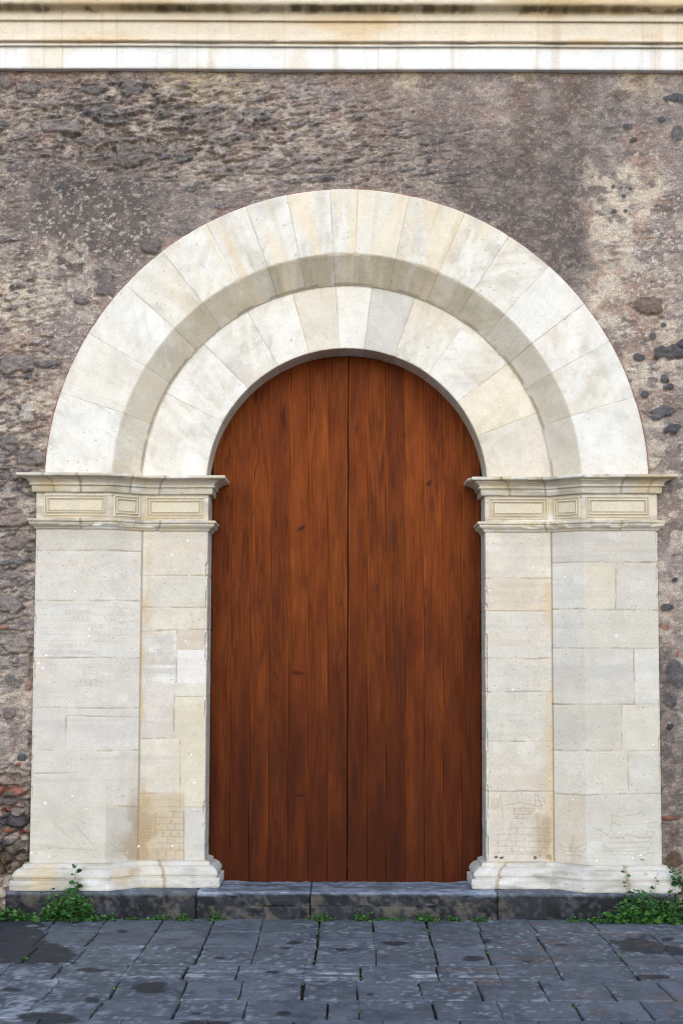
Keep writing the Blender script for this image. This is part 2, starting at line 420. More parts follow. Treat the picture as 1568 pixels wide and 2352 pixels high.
    pale = np.clip(pale, 0, 1)
    pcol = mix(C(216, 200, 182), C(182, 154, 140), ss(0.45, 0.62, n2))
    c = mix(c, pcol, 0.85 * pale * ss(0.30, 0.52, n3 + 0.2 * (n2 - 0.5)))
    # mortar wash just below the cornice
    top = ss(260, 165, PY + 90 * (fbm(X * 7, Z * 2, 120, 3) - 0.5)) * ss(0.42, 0.6, fbm(X * 3, Z * 1.5, 121, 4)) * ss(180, 420, PX)
    c = mix(c, C(205, 188, 160), 0.75 * np.clip(top, 0, 1) * ss(0.32, 0.5, n3))
    strk = ss(0.52, 0.68, fbm(X * 5, Z * 0.7, 122, 3)) * ss(700, 900, PX) * ss(520, 200, PY)
    c = mix(c, C(122, 104, 94), 0.5 * strk)
    dark_mottle = np.clip(blob(230, 290, 330, 150, .6, .7, 30) + .8 * blob(30, 1200, 90, 400, .6, .6, 31) + .5 * blob(900, 470, 500, 110, .6, .6, 32), 0, 1)  # mask for dark mottling over the ragged areas
    c = mix(c, C(84, 80, 79), 0.5 * dark_mottle * ss(0.50, 0.62, fbm(X * 12, Z * 20, 125, 4)))
    c = mix(c, C(92, 94, 101), 0.4 * dark_mottle * ss(0.57, 0.64, fbm(X * 9 + 4, Z * 15, 126, 4)))
    red = ss(240, 160, PY) * ss(330, 120, PX)
    c = mix(c, C(122, 82, 66), 0.5 * red * ss(0.45, 0.6, n3))
    # pale flecks
    fl = ss(0.64, 0.69, fbm(X * 44 + 31, Z * 62, 123, 3)) * (0.35 + 0.65 * np.clip(blob(180, 640, 230, 260, .6, .4, 19) + blob(1500, 620, 120, 300, .6, .4, 20), 0, 1))
    c = mix(c, C(214, 206, 197), 0.75 * fl)
    h = h + 0.004 * fl + 0.004 * pale
    # single stones set in the mortar: px, py, rx, ry, colour, proud
    S = [(1495, 705, 38, 27, (120, 104, 94), .02), (1545, 808, 34, 22, (76, 78, 84), .015), (1568, 790, 16, 16, (72, 74, 80), .015), (1527, 866, 14, 14, (74, 78, 84), .012), (1540, 888, 8, 8, (74, 78, 84), .01),
         (1515, 945, 32, 16, (98, 98, 104), .014), (1541, 985, 20, 18, (70, 74, 82), .014), (1468, 820, 10, 9, (80, 82, 88), .008), (1500, 770, 9, 8, (84, 84, 88), .01), (1522, 745, 8, 7, (80, 82, 86), .01),
         (1528, 890, 6, 6, (80, 82, 86), .01), (1480, 905, 9, 8, (86, 88, 94), .01), (1550, 1330, 12, 9, (66, 70, 78), .01), (1530, 1395, 14, 9, (66, 70, 78), .01), (1555, 1555, 30, 30, (98, 96, 100), .01), (1535, 1610, 18, 16, (104, 102, 104), .01),
         (1538, 1668, 10, 6, (66, 70, 78), .01), (1525, 1440, 13, 6, (168, 128, 104), .004), (1548, 225, 26, 12, (82, 84, 90), .01), (1520, 275, 10, 8, (84, 86, 92), .01), (1560, 300, 18, 20, (104, 102, 104), .01), (1432, 215, 26, 14, (128, 116, 106), .01),
         (1440, 290, 13, 9, (92, 90, 94), .01), (1455, 320, 10, 7, (92, 90, 94), .01), (1408, 428, 5, 5, (80, 84, 92), .004), (1432, 450, 5, 5, (80, 84, 92), .004), (1410, 484, 6, 5, (76, 80, 90), .004), (1436, 484, 5, 5, (76, 80, 90), .004), (1448, 432, 4, 4, (84, 86, 92), .004),
         (190, 320, 30, 13, (118, 116, 118), .022), (300, 200, 26, 20, (100, 98, 102), .02), (320, 350, 60, 24, (118, 108, 106), .014), (215, 205, 24, 9, (92, 92, 98), .02), (430, 530, 40, 12, (104, 104, 112), .01), (350, 560, 26, 18, (98, 94, 94), .02),
         (305, 365, 44, 18, (112, 104, 104), .018), (140, 290, 44, 14, (128, 124, 124), .018), (60, 200, 24, 14, (120, 112, 108), .02), (15, 190, 20, 16, (112, 108, 108), .02), (245, 650, 22, 22, (98, 92, 92), .012), (190, 690, 22, 8, (92, 92, 98), .012),
         (40, 835, 45, 22, (132, 126, 124), .02), (95, 835, 40, 8, (96, 96, 100), .016), (60, 945, 16, 26, (205, 198, 188), .012), (50, 1005, 22, 8, (214, 200, 182), .01), (75, 1050, 30, 16, (112, 108, 110), .02), (20, 1020, 18, 22, (110, 104, 106), .02), (30, 1190, 50, 18, (146, 126, 120), .025),
         (35, 1290, 26, 10, (92, 96, 106), .02), (20, 1390, 40, 20, (120, 114, 112), .02), (45, 1250, 36, 14, (120, 106, 102), .02), (5, 1441, 16, 3, (160, 90, 60), .012), (30, 1480, 34, 16, (158, 148, 138), .015),
         (22, 1560, 9, 9, (84, 84, 88), .006), (48, 1565, 9, 9, (84, 84, 88), .006), (35, 1562, 6, 6, (90, 88, 90), .006), (66, 1572, 7, 12, (150, 98, 82), .006), (20, 1640, 22, 16, (112, 92, 92), .012), (48, 1740, 16, 11, (80, 86, 98), .02), (40, 1757, 6, 4, (150, 84, 62), .01),
         (18, 1803, 30, 3, (112, 70, 56), .02), (20, 1817, 26, 13, (166, 106, 92), .012), (25, 1836, 46, 16, (108, 98, 92), .03), (8, 1862, 16, 6, (128, 66, 52), .02), (55, 1866, 12, 8, (168, 158, 146), .01), (32, 1888, 38, 15, (72, 68, 74), .035), (54, 1912, 20, 6, (136, 78, 62), .03), (22, 1909, 16, 4, (130, 74, 58), .02),
         (52, 1928, 16, 9, (178, 166, 152), .02), (30, 1955, 26, 22, (124, 118, 112), .04), (10, 1940, 14, 10, (70, 72, 80), .02), (60, 1952, 4, 12, (176, 170, 160), .01), (5, 1990, 26, 20, (92, 74, 62), .02),
         (1545, 1880, 22, 5, (128, 82, 66), .012), (1548, 1910, 10, 10, (128, 104, 88), .01), (1545, 1975, 22, 16, (94, 72, 58), .01), (1556, 1500, 6, 10, (160, 100, 72), .008), (1475, 1060, 36, 16, (206, 196, 180), .014), (1450, 850, 14, 6, (226, 218, 204), .01)]
    for i, (cx, cy, rx, ry, cc, pr) in enumerate(S):
        if cx < 500 and cy < 1700: cc = tuple(0.55 * v + 0.45 * w_ for v, w_ in zip(cc, (152, 140, 134)))
        sel = (np.abs(PX - cx) < rx * 1.9) & (np.abs(PY - cy) < ry * 1.9)
        if not sel.any(): continue
        x_, z_ = X[sel], Z[sel]
        q = np.hypot((PX[sel] - cx) / rx, (PY[sel] - cy) / ry) + 1.5 * (fbm(x_ * 13, z_ * 13, 200 + i, 3) - 0.5)
        k = 1 - ss(0.80, 1.05, q)
        c[sel] = mix(c[sel], C(*cc) * (0.75 + 0.5 * n4[sel])[:, None], 0.9 * k)
        dome = np.sqrt(np.clip(1 - (q * 0.9) ** 2, 0, 1))
        h[sel] = h[sel] * (1 - 0.5 * k) + k * (pr * (0.45 + 0.55 * dome)) - 0.010 * ss(0.8, 1.0, q) * (1 - ss(1.05, 1.35, q)) * (pr > 0.011)
    # deep open joints low on the left and right, where the mortar is gone
    low = ss(1720, 1850, PY) * ss(110, 70, PX)
    h = h - 0.05 * low * (1 - ss(0.05, 0.25, f2 - f1)) - 0.02 * low
    slot = (np.abs(PY - 1788 - 4 * (n2 - .5)) < 11) * (PX < 46)
    h = h - 0.05 * slot
    edge = ss(78, 66, PX) * 0 + (np.abs(PX - 72) < 8) * (PY > 1500) * (PY < 1990) * ss(0.48, 0.56, fbm(X * 3, Z * 9, 131, 3))
    h = h - 0.05 * edge
    mossy = ss(1880, 2000, PY) * ss(0.40, 0.6, n2)
    c = mix(c, C(84, 72, 48), 0.75 * mossy)
    # reddish mortar margin against the arch
    rim = (1 - ss(0.004, 0.022, np.abs(Rr - R_OUT) + 0.016 * (n3 - 0.5))) * (Z > ZA)
    c = mix(c, C(158, 112, 98), 0.8 * rim)
    h = h * (1 - 0.8 * rim) + 0.8 * rim * 0.002
    c = c * (np.array([1.12, 1.11, 1.08]) * (1 - 0.12 * smooth_)[..., None])
    c = c * (0.86 + 0.28 * n4)[..., None] * (0.90 + 0.20 * n3)[..., None]
    sl = (Z < ZA) & (X > XA + 0.03) & (X < XH - 0.03)
    inside = sl | ((Z >= ZA) & (Rr < R_OUT - 0.03))
    n, m = X.shape
    F = grid_faces(n, m)
    F = F[~inside.ravel()[F].all(1)]
    V = np.stack([X, -h, Z], -1).reshape(-1, 3); cc = c.reshape(-1, 3)
    used = np.unique(F); remap = np.full(len(V), -1); remap[used] = np.arange(len(used))
    V = V[used]; cc = cc[used]; F = remap[F]
    # the body of the wall behind the face
    zt = pw(784, -72, -0.2)[1]
    bx = np.array([(x, y, z) for z in (-0.15, zt) for y in (0.72, 1.1) for x in (-6, 6)], float)
    bf = np.array([(0, 1, 5, 4), (1, 3, 7, 5), (3, 2, 6, 7), (2, 0, 4, 6), (4, 5, 7, 6)]) + len(V)
    sd_ = np.array([(s * 6, y, z) for s in (-1, 1) for (y, z) in ((0, -0.15), (0.8, -0.15), (0.8, zt), (0, zt))], float)
    sf = np.array([(0, 1, 2, 3), (7, 6, 5, 4)]) + len(V) + 8
    V = np.concatenate([V, bx, sd_]); F = np.concatenate([F, bf, sf])
    cc = np.concatenate([cc, np.broadcast_to(base, (16, 3))])
    mesh_obj('masonry', V, F, M_RUBBLE, w, cc)
    entablature(w)
    return w

# ------------------------------------------------------------------ portal: jambs
def seg_dist(u, z, a, b):
    ax, az = a; bx, bz = b
    dx, dz = bx - ax, bz - az
    t = np.clip(((u - ax) * dx + (z - az) * dz) / (dx * dx + dz * dz + 1e-12), 0, 1)
    return np.hypot(u - ax - t * dx, z - az - t * dz)

class Face:
    """maps layout positions on a jamb to (u along its plan, z)"""
    def __init__(s, path):
        s.path = path
        s.cu = np.concatenate([[0], np.cumsum([math.hypot(path[i + 1][0] - path[i][0], path[i + 1][1] - path[i][1]) for i in range(len(path) - 1)])])
    def __call__(s, px, py):
        z0 = pw(px, py, 0.05)[1]
        P = s.path; idx = range(1, 5)
        cpx = [float(proj(np.array(P[i][0]), P[i][1], np.array(z0))[0]) for i in idx]
        u = float(np.interp(px, cpx, [s.cu[i] for i in idx])); y = float(np.interp(px, cpx, [P[i][1] for i in idx]))
        return u, pw(px, py, y)[1]

def jamb(parent, path, hj, vj, tints, lines, seed, label, dots=()):
    fc = Face(path)
    pos, mit, u, seg, cu = stations(path, 0.0048)
    zs = np.arange(PL_TOP - 0.03, LM_BOT + 0.03, 0.0052)
    U, Z = np.meshgrid(u, zs)
    off = np.zeros(U.shape)
    c = stone_col(U, Z, mix(CREAM[None], GREY, np.array([0.30]))[0], seed)
    # bedding bands of the travertine
    band = fbm(U * 1.6, Z * 16, seed + 20, 4)
    c = mix(c, C(220, 205, 184), 0.55 * ss(0.55, 0.72, band)); c = mix(c, C(198, 193, 187), 0.6 * ss(0.56, 0.72, fbm(U * 1.2 + 4, Z * 22, seed + 23, 3)))
    # block tints and slight face offsets
    for (x0, x1, y0, y1, cc, amt) in tints:
        a = fc(x0, (y0 + y1) / 2)[0]; b = fc(x1, (y0 + y1) / 2)[0]
        zt = fc((x0 + x1) / 2, y0)[1]; zb = fc((x0 + x1) / 2, y1)[1]
        k = (U > min(a, b)) & (U < max(a, b)) & (Z > zb) & (Z < zt)
        c = np.where(k[..., None], mix(c, C(*cc), amt + 0 * U), c)
        off = off + k * 0.003 * (random.random() - 0.5)
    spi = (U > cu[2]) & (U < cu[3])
    c = c * (np.where((U > cu[2]) & (U < cu[3]) if path is PATH_L else (U > cu[2]) & (U < cu[3]), 1.10, 0.97))[..., None]     # slanting face coloured lighter to offset its shading
    # masonry joints
    jd = np.full(U.shape, 1.0)
    wob = 0.008 * (fbm(U * 6, Z * 6, seed + 31, 3) - 0.5)
    for (x0, y0, x1, y1) in hj + vj:
        jd = np.minimum(jd, seg_dist(U + wob, Z + wob, fc(x0, y0), fc(x1, y1)))
    # joints run round into the reveal
    for (x0, y0, x1, y1) in hj:
        for e, (px, py) in ((4 if path is PATH_L else 1, (x1, y1) if path is PATH_L else (x0, y0)),):
            uu, zz_ = fc(px, py)
            if abs(uu - cu[e]) < 0.05:
                jd = np.minimum(jd, seg_dist(U, Z, (cu[e], zz_), (cu[-1] if path is PATH_L else 0, zz_)))
    open_ = ss(0.34, 0.62, fbm(U * 9, Z * 9, seed + 33, 3))
    j = 1 - ss(0.001, 0.0052, jd)
    off = off - 0.004 * j * (0.35 + 0.65 * open_)
    c = mix(c, C(160, 142, 114), j * (0.15 + 0.55 * open_))
    brk = (1 - ss(0.0, 0.012, jd)) * ss(0.66, 0.74, fbm(U * 11, Z * 11, seed + 34, 3))
    off = off - 0.004 * brk; c = mix(c, C(190, 174, 150), 0.5 * brk)
    c = c * np.array([1.0, 0.985, 0.955])
    # incised drawings
    for pl, wd_, amt in lines:
        q = [fc(px, py) for px, py in pl]
        for a, b in zip(q[:-1], q[1:]):
            u0, u1 = sorted((a[0], b[0])); z0, z1 = sorted((a[1], b[1]))
            iu = np.where((u > u0 - 0.02) & (u < u1 + 0.02))[0]; iz = np.where((zs > z0 - 0.02) & (zs < z1 + 0.02))[0]
            if len(iu) == 0 or len(iz) == 0: continue
            sl = (slice(iz[0], iz[-1] + 1), slice(iu[0], iu[-1] + 1))
            d = seg_dist(U[sl], Z[sl], a, b)
            k = 1 - ss(wd_ * 0.3, wd_, d)
            off[sl] -= 0.0018 * k
            c[sl] = mix(c[sl], C(152, 132, 106), 0.6 * amt * k)
    for (px, py, rx, ry) in dots:
        du, dz = fc(px, py); q = np.hypot((U - du) / rx, (Z - dz) / ry) + 1.6 * (fbm(U * 70, Z * 70, 77, 3) - 0.5)
        c = mix(c, C(52, 48, 46), 0.85 * (1 - ss(0.75, 1.0, q)))
    # vertical quirk where splay meets the recessed face: dark grime line
    qi = cu[3] if path is PATH_L else cu[2]
    ql = 1 - ss(0.002, 0.008, np.abs(U - qi))
    c = mix(c, C(140, 118, 90), 0.75 * ql); off = off - 0.004 * ql
    inner = (U > qi) if path is PATH_L else (U < qi)
    st = inner * ss(0.10, 0.0, np.abs(U - qi)) * ss(0.42, 0.62, fbm(U * 14, Z * 3, seed + 41, 4))
    c = mix(c, C(212, 184, 140), 0.6 * st)
    # brown staining low down on both sides of the quirk
    lowz = 1 - ss(PL_TOP + 0.10, PL_TOP + 0.75, Z)
    bs = lowz * ss(0.26, 0.02, np.abs(U - qi)) * ss(0.40, 0.66, fbm(U * 7, Z * 7, seed + 43, 5))
    c = mix(c, C(168, 142, 104), 0.65 * bs)
    # old whitewash specks
    v = voro(U * 17, Z * 22, seed + 50)
    clus = ss(0.46, 0.6, fbm(U * 3, Z * 3, seed + 55, 3))
    sp = (v[0] < clus * 0.12 * ss(0.86, 1.0, v[2]) + 0.22 * (fbm(U * 60, Z * 60, seed + 51, 2) - 0.55)) & (v[2] > 0.93)
    c = np.where(sp[..., None], C(250, 249, 247), c)
    # pits
    pv = voro(U * 40, Z * 60, seed + 52)
    pt = (pv[2] > 0.94) * (1 - ss(0.10, 0.26, pv[0])) * ss(0.50, 0.6, fbm(U * 3, Z * 7, seed + 53, 3))
    off = off - 0.004 * pt; c = mix(c, C(128, 112, 92), 0.6 * pt)
    off = off + 0.0022 * (fbm(U * 14, Z * 14, seed + 60, 4) - 0.5)
    # worn arrises
    for e in (1, 4):
        ed = np.abs(U - cu[e])
        off = off - (1 - ss(0, 0.014, ed)) * (0.0025 + 0.024 * ss(0.52, 0.74, fbm(U * 0 + e, Z * 9, seed + 61, 4)))
    XY = pos[None] + mit[None] * off[..., None]
    V = np.concatenate([XY, Z[..., None]], -1).reshape(-1, 3)
    n, m = U.shape
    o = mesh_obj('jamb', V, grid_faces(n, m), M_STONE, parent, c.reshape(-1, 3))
    o['label'] = label
    return o

def sweep(name, parent, path, prof, col, seed, chips=0.0, mat=None, step=0.016, chip_rows=None, joints=()):
    P2 = []
    prof = np.array(prof, float)
    for i in range(len(prof) - 1):
        k = max(1, int(np.hypot(*(prof[i + 1] - prof[i])) / 0.007))
        for t in range(k): P2.append(prof[i] + (prof[i + 1] - prof[i]) * t / k)
    P2.append(prof[-1]); P2 = np.array(P2)
    pos, mit, u, seg, cu = stations(path, step)
    n, m = len(P2), len(u)
    U = np.broadcast_to(u, (n, m)); Z = np.broadcast_to(P2[:, 1:], (n, m)).copy(); D = np.broadcast_to(P2[:, :1], (n, m)).copy()
    D = D + 0.003 * (fbm(U * 9, Z * 30, seed, 3) - 0.5) * (D > 0.003)
    Z = Z + 0.003 * (fbm(U * 5, Z * 3, seed + 1, 3) - 0.5) + 0.004 * (vn(U * 1.3, U * 0, seed + 7) - 0.5)
    pm = P2[:, 0].max()
    if chips:
        ck = ss(0.57, 0.66, fbm(U * 8, Z * 9, seed + 2, 4)) * (D > pm * 0.62)
        D = D - chips * ck
    c = stone_col(U, Z * 1.5 + D, col, seed + 3)
    for ju in joints:
        k = 1 - ss(0.002, 0.010, np.abs(U - ju))
        D = D - 0.006 * k * (D > 0.003); c = mix(c, C(150, 126, 86), 0.7 * k)
    c = mix(c, C(150, 140, 120), 0.45 * ss(0.50, 0.70, fbm(U * 5, Z * 18, seed + 4, 4)))
    c = mix(c, C(214, 186, 126), 0.4 * ss(0.58, 0.74, fbm(U * 4, Z * 9, seed + 5, 4)))
    XY = pos[None] + mit[None] * D[..., None]
    V = np.concatenate([XY, Z[..., None]], -1).reshape(-1, 3)
    return mesh_obj(name, V, grid_faces(n, m), mat or M_STONE, parent, c.reshape(-1, 3))

def frame_panel(parent, o, ex, nrm, x0, x1, z0, z1, col):
    """a sunk panel with two nested beads on a flat stretch of frieze. o: plan origin, ex: unit along, nrm: unit out"""
    a = Acc()
    def ring(x0, x1, z0, z1, w, p):
        # bead of half-round section along a rectangle
        sec = [(0, 0.0), (0.15, 0.75), (0.5, 1.0), (0.85, 0.75), (1.0, 0.0)]
        rows = []
        for t, q in sec:
            i = t * w
            rows.append([(x0 + i, z0 + i, q * p), (x1 - i, z0 + i, q * p), (x1 - i, z1 - i, q * p), (x0 + i, z1 - i, q * p)])
        V = []; F = []
        for r_ in rows:
            for (x, z, d) in r_:
                jx = 0.0012 * (random.random() - .5)
                pxy = o + ex * x + nrm * (d - 0.0006 + 0 * jx)
                V.append((pxy[0], pxy[1], z + jx))
        for i in range(len(rows) - 1):
            for k in range(4):
                k2 = (k + 1) % 4
                F.append((i * 4 + k, i * 4 + k2, (i + 1) * 4 + k2, (i + 1) * 4 + k))
        a.add(V, F, col)
    ring(x0, x1, z0, z1, 0.011, 0.010)
    ring(x0 + 0.020, x1 - 0.020, z0 + 0.020, z1 - 0.020, 0.009, 0.011)
    # raised field
    for (g0, g1) in ((0.0125, 0.0155), (0.031, 0.0345)):      # darker lines in the quirks of the frame
        V = []
        for gi in (g0, g1):
            for (x, z) in ((x0 + gi, z0 + gi), (x1 - gi, z0 + gi), (x1 - gi, z1 - gi), (x0 + gi, z1 - gi)):
                pxy = o + ex * x + nrm * 0.0022; V.append((pxy[0], pxy[1], z))
        a.add(V, [(k, (k + 1) % 4, 4 + (k + 1) % 4, 4 + k) for k in range(4)], C(196, 180, 153))
    i = 0.036
    V = []; F = []
    for (ii, d) in ((i, 0.0), (i + 0.004, 0.007)):
        for (x, z) in ((x0 + ii, z0 + ii), (x1 - ii, z0 + ii), (x1 - ii, z1 - ii), (x0 + ii, z1 - ii)):
            pxy = o + ex * x + nrm * (d - 0.0006); V.append((pxy[0], pxy[1], z))
    F = [(0, 1, 5, 4), (1, 2, 6, 5), (2, 3, 7, 6), (3, 0, 4, 7), (4, 5, 6, 7)]
    a.add(V, F, np.asarray(col) * 0.97)
    return a.build('panel', M_STONE, parent, smooth=False)

def capital(portal, path, left, seed):
    cz = (CM_TOP + LM_BOT) / 2
    fr = sweep('capital', portal, path, [(0.0, LM_BOT + 0.01), (0.0, CM_BOT + 0.01)], C(223, 211, 190), seed, 0)
    fr['label'] = ('left' if left else 'right') + ' moulded capital with three framed panels'
    H = CM_TOP - CM_BOT
    crown = [(-0.01, CM_BOT), (0.022, CM_BOT), (0.026, CM_BOT + 0.003), (0.028, CM_BOT + H * 0.37), (0.040, CM_BOT + H * 0.375), (0.043, CM_BOT + H * 0.385), (0.043, CM_BOT + H * 0.455), (0.036, CM_BOT + H * 0.465),
             (0.042, CM_BOT + H * 0.54), (0.055, CM_BOT + H * 0.66), (0.078, CM_BOT + H * 0.76), (0.104, CM_BOT + H * 0.81), (0.108, CM_BOT + H * 0.825), (0.117, CM_BOT + H * 0.83), (0.116, CM_BOT + H * 0.985), (0.112, CM_TOP), (-0.03, CM_TOP + 0.012)]
    cu = Face(path).cu
    js = [cu[1] + 0.13, cu[1] + 0.30, cu[3] + 0.1, cu[2] + 0.14] if left else [cu[1] + 0.18, cu[2] - 0.03, cu[3] + 0.24, cu[4] - 0.08]
    sweep('crown_moulding', fr, path, crown, C(212, 203, 185), seed + 10, 0.022, step=0.008, joints=js)
    h = LM_TOP - LM_BOT
    low = [(-0.01, LM_BOT - 0.004), (0.008, LM_BOT - 0.002), (0.011, LM_BOT + h * 0.10), (0.014, LM_BOT + h * 0.18), (0.022, LM_BOT + h * 0.25), (0.034, LM_BOT + h * 0.38), (0.041, LM_BOT + h * 0.50), (0.042, LM_BOT + h * 0.60), (0.038, LM_BOT + h * 0.66),
           (0.048, LM_BOT + h * 0.69), (0.052, LM_BOT + h * 0.72), (0.052, LM_BOT + h * 0.93), (0.049, LM_BOT + h * 0.97), (-0.01, LM_TOP + 0.004)]
    sweep('lower_moulding', fr, path, low, C(217, 207, 188), seed + 20, 0.014, step=0.008, joints=js[1:3])
    z0, z1 = LM_TOP + 0.016, CM_BOT - 0.016
    P = [np.array(p) for p in path]
    pc = C(227, 214, 189)
    for i in (1, 2, 3):
        a, b = P[i], P[i + 1]; L = np.linalg.norm(b - a); ex = (b - a) / L; nr = np.array([ex[1], -ex[0]])
        if left: m0, m1 = ((0.05, 0.018), (0.022, 0.022), (0.02, 0.025))[i - 1]
        else: m0, m1 = ((0.025, 0.02), (0.022, 0.022), (0.018, 0.05))[i - 1]
        frame_panel(fr, a, ex, nr, m0, L - m1, z0, z1, pc)
    return fr

def plinth(portal, path, left, seed):
    H = PL_TOP - STEP_Z
    prof = [(0.10, STEP_Z - 0.003), (0.105, STEP_Z + 0.004), (0.106, STEP_Z + H * 0.36), (0.103, STEP_Z + H * 0.385), (0.082, STEP_Z + H * 0.40), (0.080, STEP_Z + H * 0.43), (0.089, STEP_Z + H * 0.46), (0.092, STEP_Z + H * 0.54), (0.090, STEP_Z + H * 0.60), (0.082, STEP_Z + H * 0.70), (0.066, STEP_Z + H * 0.80), (0.044, STEP_Z + H * 0.855),
            (0.034, STEP_Z + H * 0.865), (0.036, STEP_Z + H * 0.89), (0.033, STEP_Z + H * 0.97), (0.028, PL_TOP), (-0.03, PL_TOP + 0.012)]
    cu = Face(path).cu
    js = [cu[3] + 0.13] if left else [cu[2] - 0.30, cu[4] - 0.26]
    p = sweep('plinth', portal, path, prof, C(213, 208, 199), seed, 0.006, joints=js)
    p['label'] = ('left' if left else 'right') + ' whitish rounded plinth on the dark step'
    return p

def arch_ring(portal, name, sec, mids, joints, seed, radial, tints, label):
    """sec: section polygon (r, y) open at the back; joints: angles in degrees, descending or ascending"""
    sec = np.array(sec, float)
    cen = sec.mean(0)
    joints = sorted(joints)
    # mortar bed
    core = []
    for i, (r, y) in enumerate(sec):
        core.append((r, y))
    core = np.array(core)
    inn = core + (cen - core) / np.linalg.norm(cen - core, axis=1)[:, None] * 0.012
    th = np.radians(np.linspace(joints[0], joints[-1], 120))
    k = len(inn)
    V = np.array([(AX + r * math.cos(t), y, ZA + r * math.sin(t)) for t in th for r, y in inn])
    F = [(i * k + j, i * k + (j + 1) % k, (i + 1) * k + (j + 1) % k, (i + 1) * k + j) for i in range(len(th) - 1) for j in range(k)]
    F += [tuple(range(k))[::-1], tuple((len(th) - 1) * k + j for j in range(k))]
    ring = mesh_obj(name, V, F, M_STONE, portal, np.broadcast_to(C(205, 190, 165), (len(V), 3)))
    ring['label'] = label
    # section resampled finely, with outward normals
    pts = []; 
    for i in range(len(sec)):
        a, b = sec[i], sec[(i + 1) % len(sec)]
        L = np.linalg.norm(b - a)
        st = 0.009 if i in mids else 0.06
        kk = max(1, int(L / st))
        for t in range(kk):
            pts.append(np.append(a + (b - a) * t / kk, i))
    pts = np.array(pts); S = pts[:, :2]; ns = len(S)
    dif = np.roll(S, -1, 0) - np.roll(S, 1, 0); dif /= np.linalg.norm(dif, axis=1)[:, None]
    nrm = np.stack([dif[:, 1], -dif[:, 0]], 1)
    if ((S - cen) * nrm).sum() < 0: nrm = -nrm
    arc = np.concatenate([[0], np.cumsum(np.linalg.norm(np.diff(S, axis=0), axis=1))])
    rm = S[:, 0].mean()
    for q in range(len(joints) - 1):
        a0, a1 = math.radians(joints[q]), math.radians(joints[q + 1])
        g = 0.00015 / rm
        nn = max(6, int((a1 - a0) * rm / 0.010))
        e = 0.0045 / rm
        ang = np.concatenate([[a0 + g], np.linspace(a0 + g + e, a1 - g - e, nn), [a1 - g]])
        A, I = np.meshgrid(ang, np.arange(ns), indexing='ij')
        R = S[I][..., 0]; Y = S[I][..., 1]
        sA = A * rm; sS = arc[I]
        inset = np.zeros(A.shape); inset[0] = random.choice((0.0003, 0.0005, 0.0010, 0.0018)); inset[-1] = 0.0004
        endd = np.minimum(A - a0, a1 - A) * rm
        inset += 0.004 * ss(0.70, 0.80, fbm(sA * 9, sS * 9, seed + 5, 3)) * (1 - ss(0, 0.03, endd))
        inset -= 0.0025 * (fbm(sA * 11, sS * 11, seed + q * 3, 4) - 0.5)
        sh = (random.random() - 0.5) * 0.003
        inset += sh
        for ci in (np.where(pts[:, 2] == mm)[0][0] for mm in mids):        # worn arrises
            cd = np.abs(sS - arc[ci])
            inset += (1 - ss(0, 0.010, cd)) * (0.001 + 0.006 * ss(0.6, 0.8, fbm(sA * 8, sA * 0 + ci, seed + 6, 3)))
        R2 = R - nrm[I][..., 0] * inset; Y2 = Y - nrm[I][..., 1] * inset
        # colour: streaks follow the radius or the bedding of the single block
        rr = np.where(I >= 0, arc[I], 0)
        cb, amt = tints.get(q, (None, 0))
        base = mix(WHITE[None], CREAM, np.array([random.random() * 0.6]))[0]
        c = stone_col(sA + q * 3.1, rr, base, seed + q * 7)
        an = random.uniform(-0.9, 0.9); bu = sA * math.cos(an) + rr * math.sin(an); bv = -sA * math.sin(an) + rr * math.cos(an)
        c = mix(c, C(216, 206, 190), 0.35 * ss(0.52, 0.68, fbm(bu * 20 + q, bv * 1.6, seed + 28, 4))); c = mix(c, C(245, 242, 236), 0.4 * ss(0.55, 0.7, fbm(bu * 16 + 3 * q, bv * 1.8, seed + 29, 5)))
        c = mix(c, C(178, 160, 128), 0.25 * ss(0.66, 0.74, fbm(bu * 34 + q, bv * 7, seed + 36, 4)) * ss(0.46, 0.6, fbm(sA * 3 + q, rr * 3, seed + 37, 3)))
        c = c * np.array([1.0, 0.98, 0.925])
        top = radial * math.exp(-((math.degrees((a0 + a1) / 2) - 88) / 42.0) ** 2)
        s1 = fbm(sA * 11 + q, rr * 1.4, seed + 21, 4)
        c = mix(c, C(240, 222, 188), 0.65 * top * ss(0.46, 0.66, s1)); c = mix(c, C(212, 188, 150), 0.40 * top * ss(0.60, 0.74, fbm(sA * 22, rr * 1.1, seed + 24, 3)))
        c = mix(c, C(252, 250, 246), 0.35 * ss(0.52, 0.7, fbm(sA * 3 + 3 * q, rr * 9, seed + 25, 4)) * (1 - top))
        if cb is not None: c = mix(c, C(*cb), amt + 0 * A)
        nb = mids[-1]
        spl = (pts[:, 2] == mids[-1])[I]
        # soffit / splay: dark edge line, beige tint, olive streaks near the crown
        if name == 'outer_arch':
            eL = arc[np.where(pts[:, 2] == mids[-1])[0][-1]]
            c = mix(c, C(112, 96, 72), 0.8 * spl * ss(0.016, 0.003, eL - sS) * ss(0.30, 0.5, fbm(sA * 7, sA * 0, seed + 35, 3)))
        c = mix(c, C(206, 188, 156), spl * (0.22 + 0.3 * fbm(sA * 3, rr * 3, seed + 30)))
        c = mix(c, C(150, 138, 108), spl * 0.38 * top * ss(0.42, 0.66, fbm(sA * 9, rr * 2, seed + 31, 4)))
        c = mix(c, C(176, 156, 122), 0.30 * (1 - ss(0.0, 0.006, endd)) * ss(0.4, 0.6, fbm(sA * 12, rr * 12, seed + 33, 2)))
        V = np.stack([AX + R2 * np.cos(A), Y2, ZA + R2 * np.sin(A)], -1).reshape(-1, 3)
        na = len(ang)
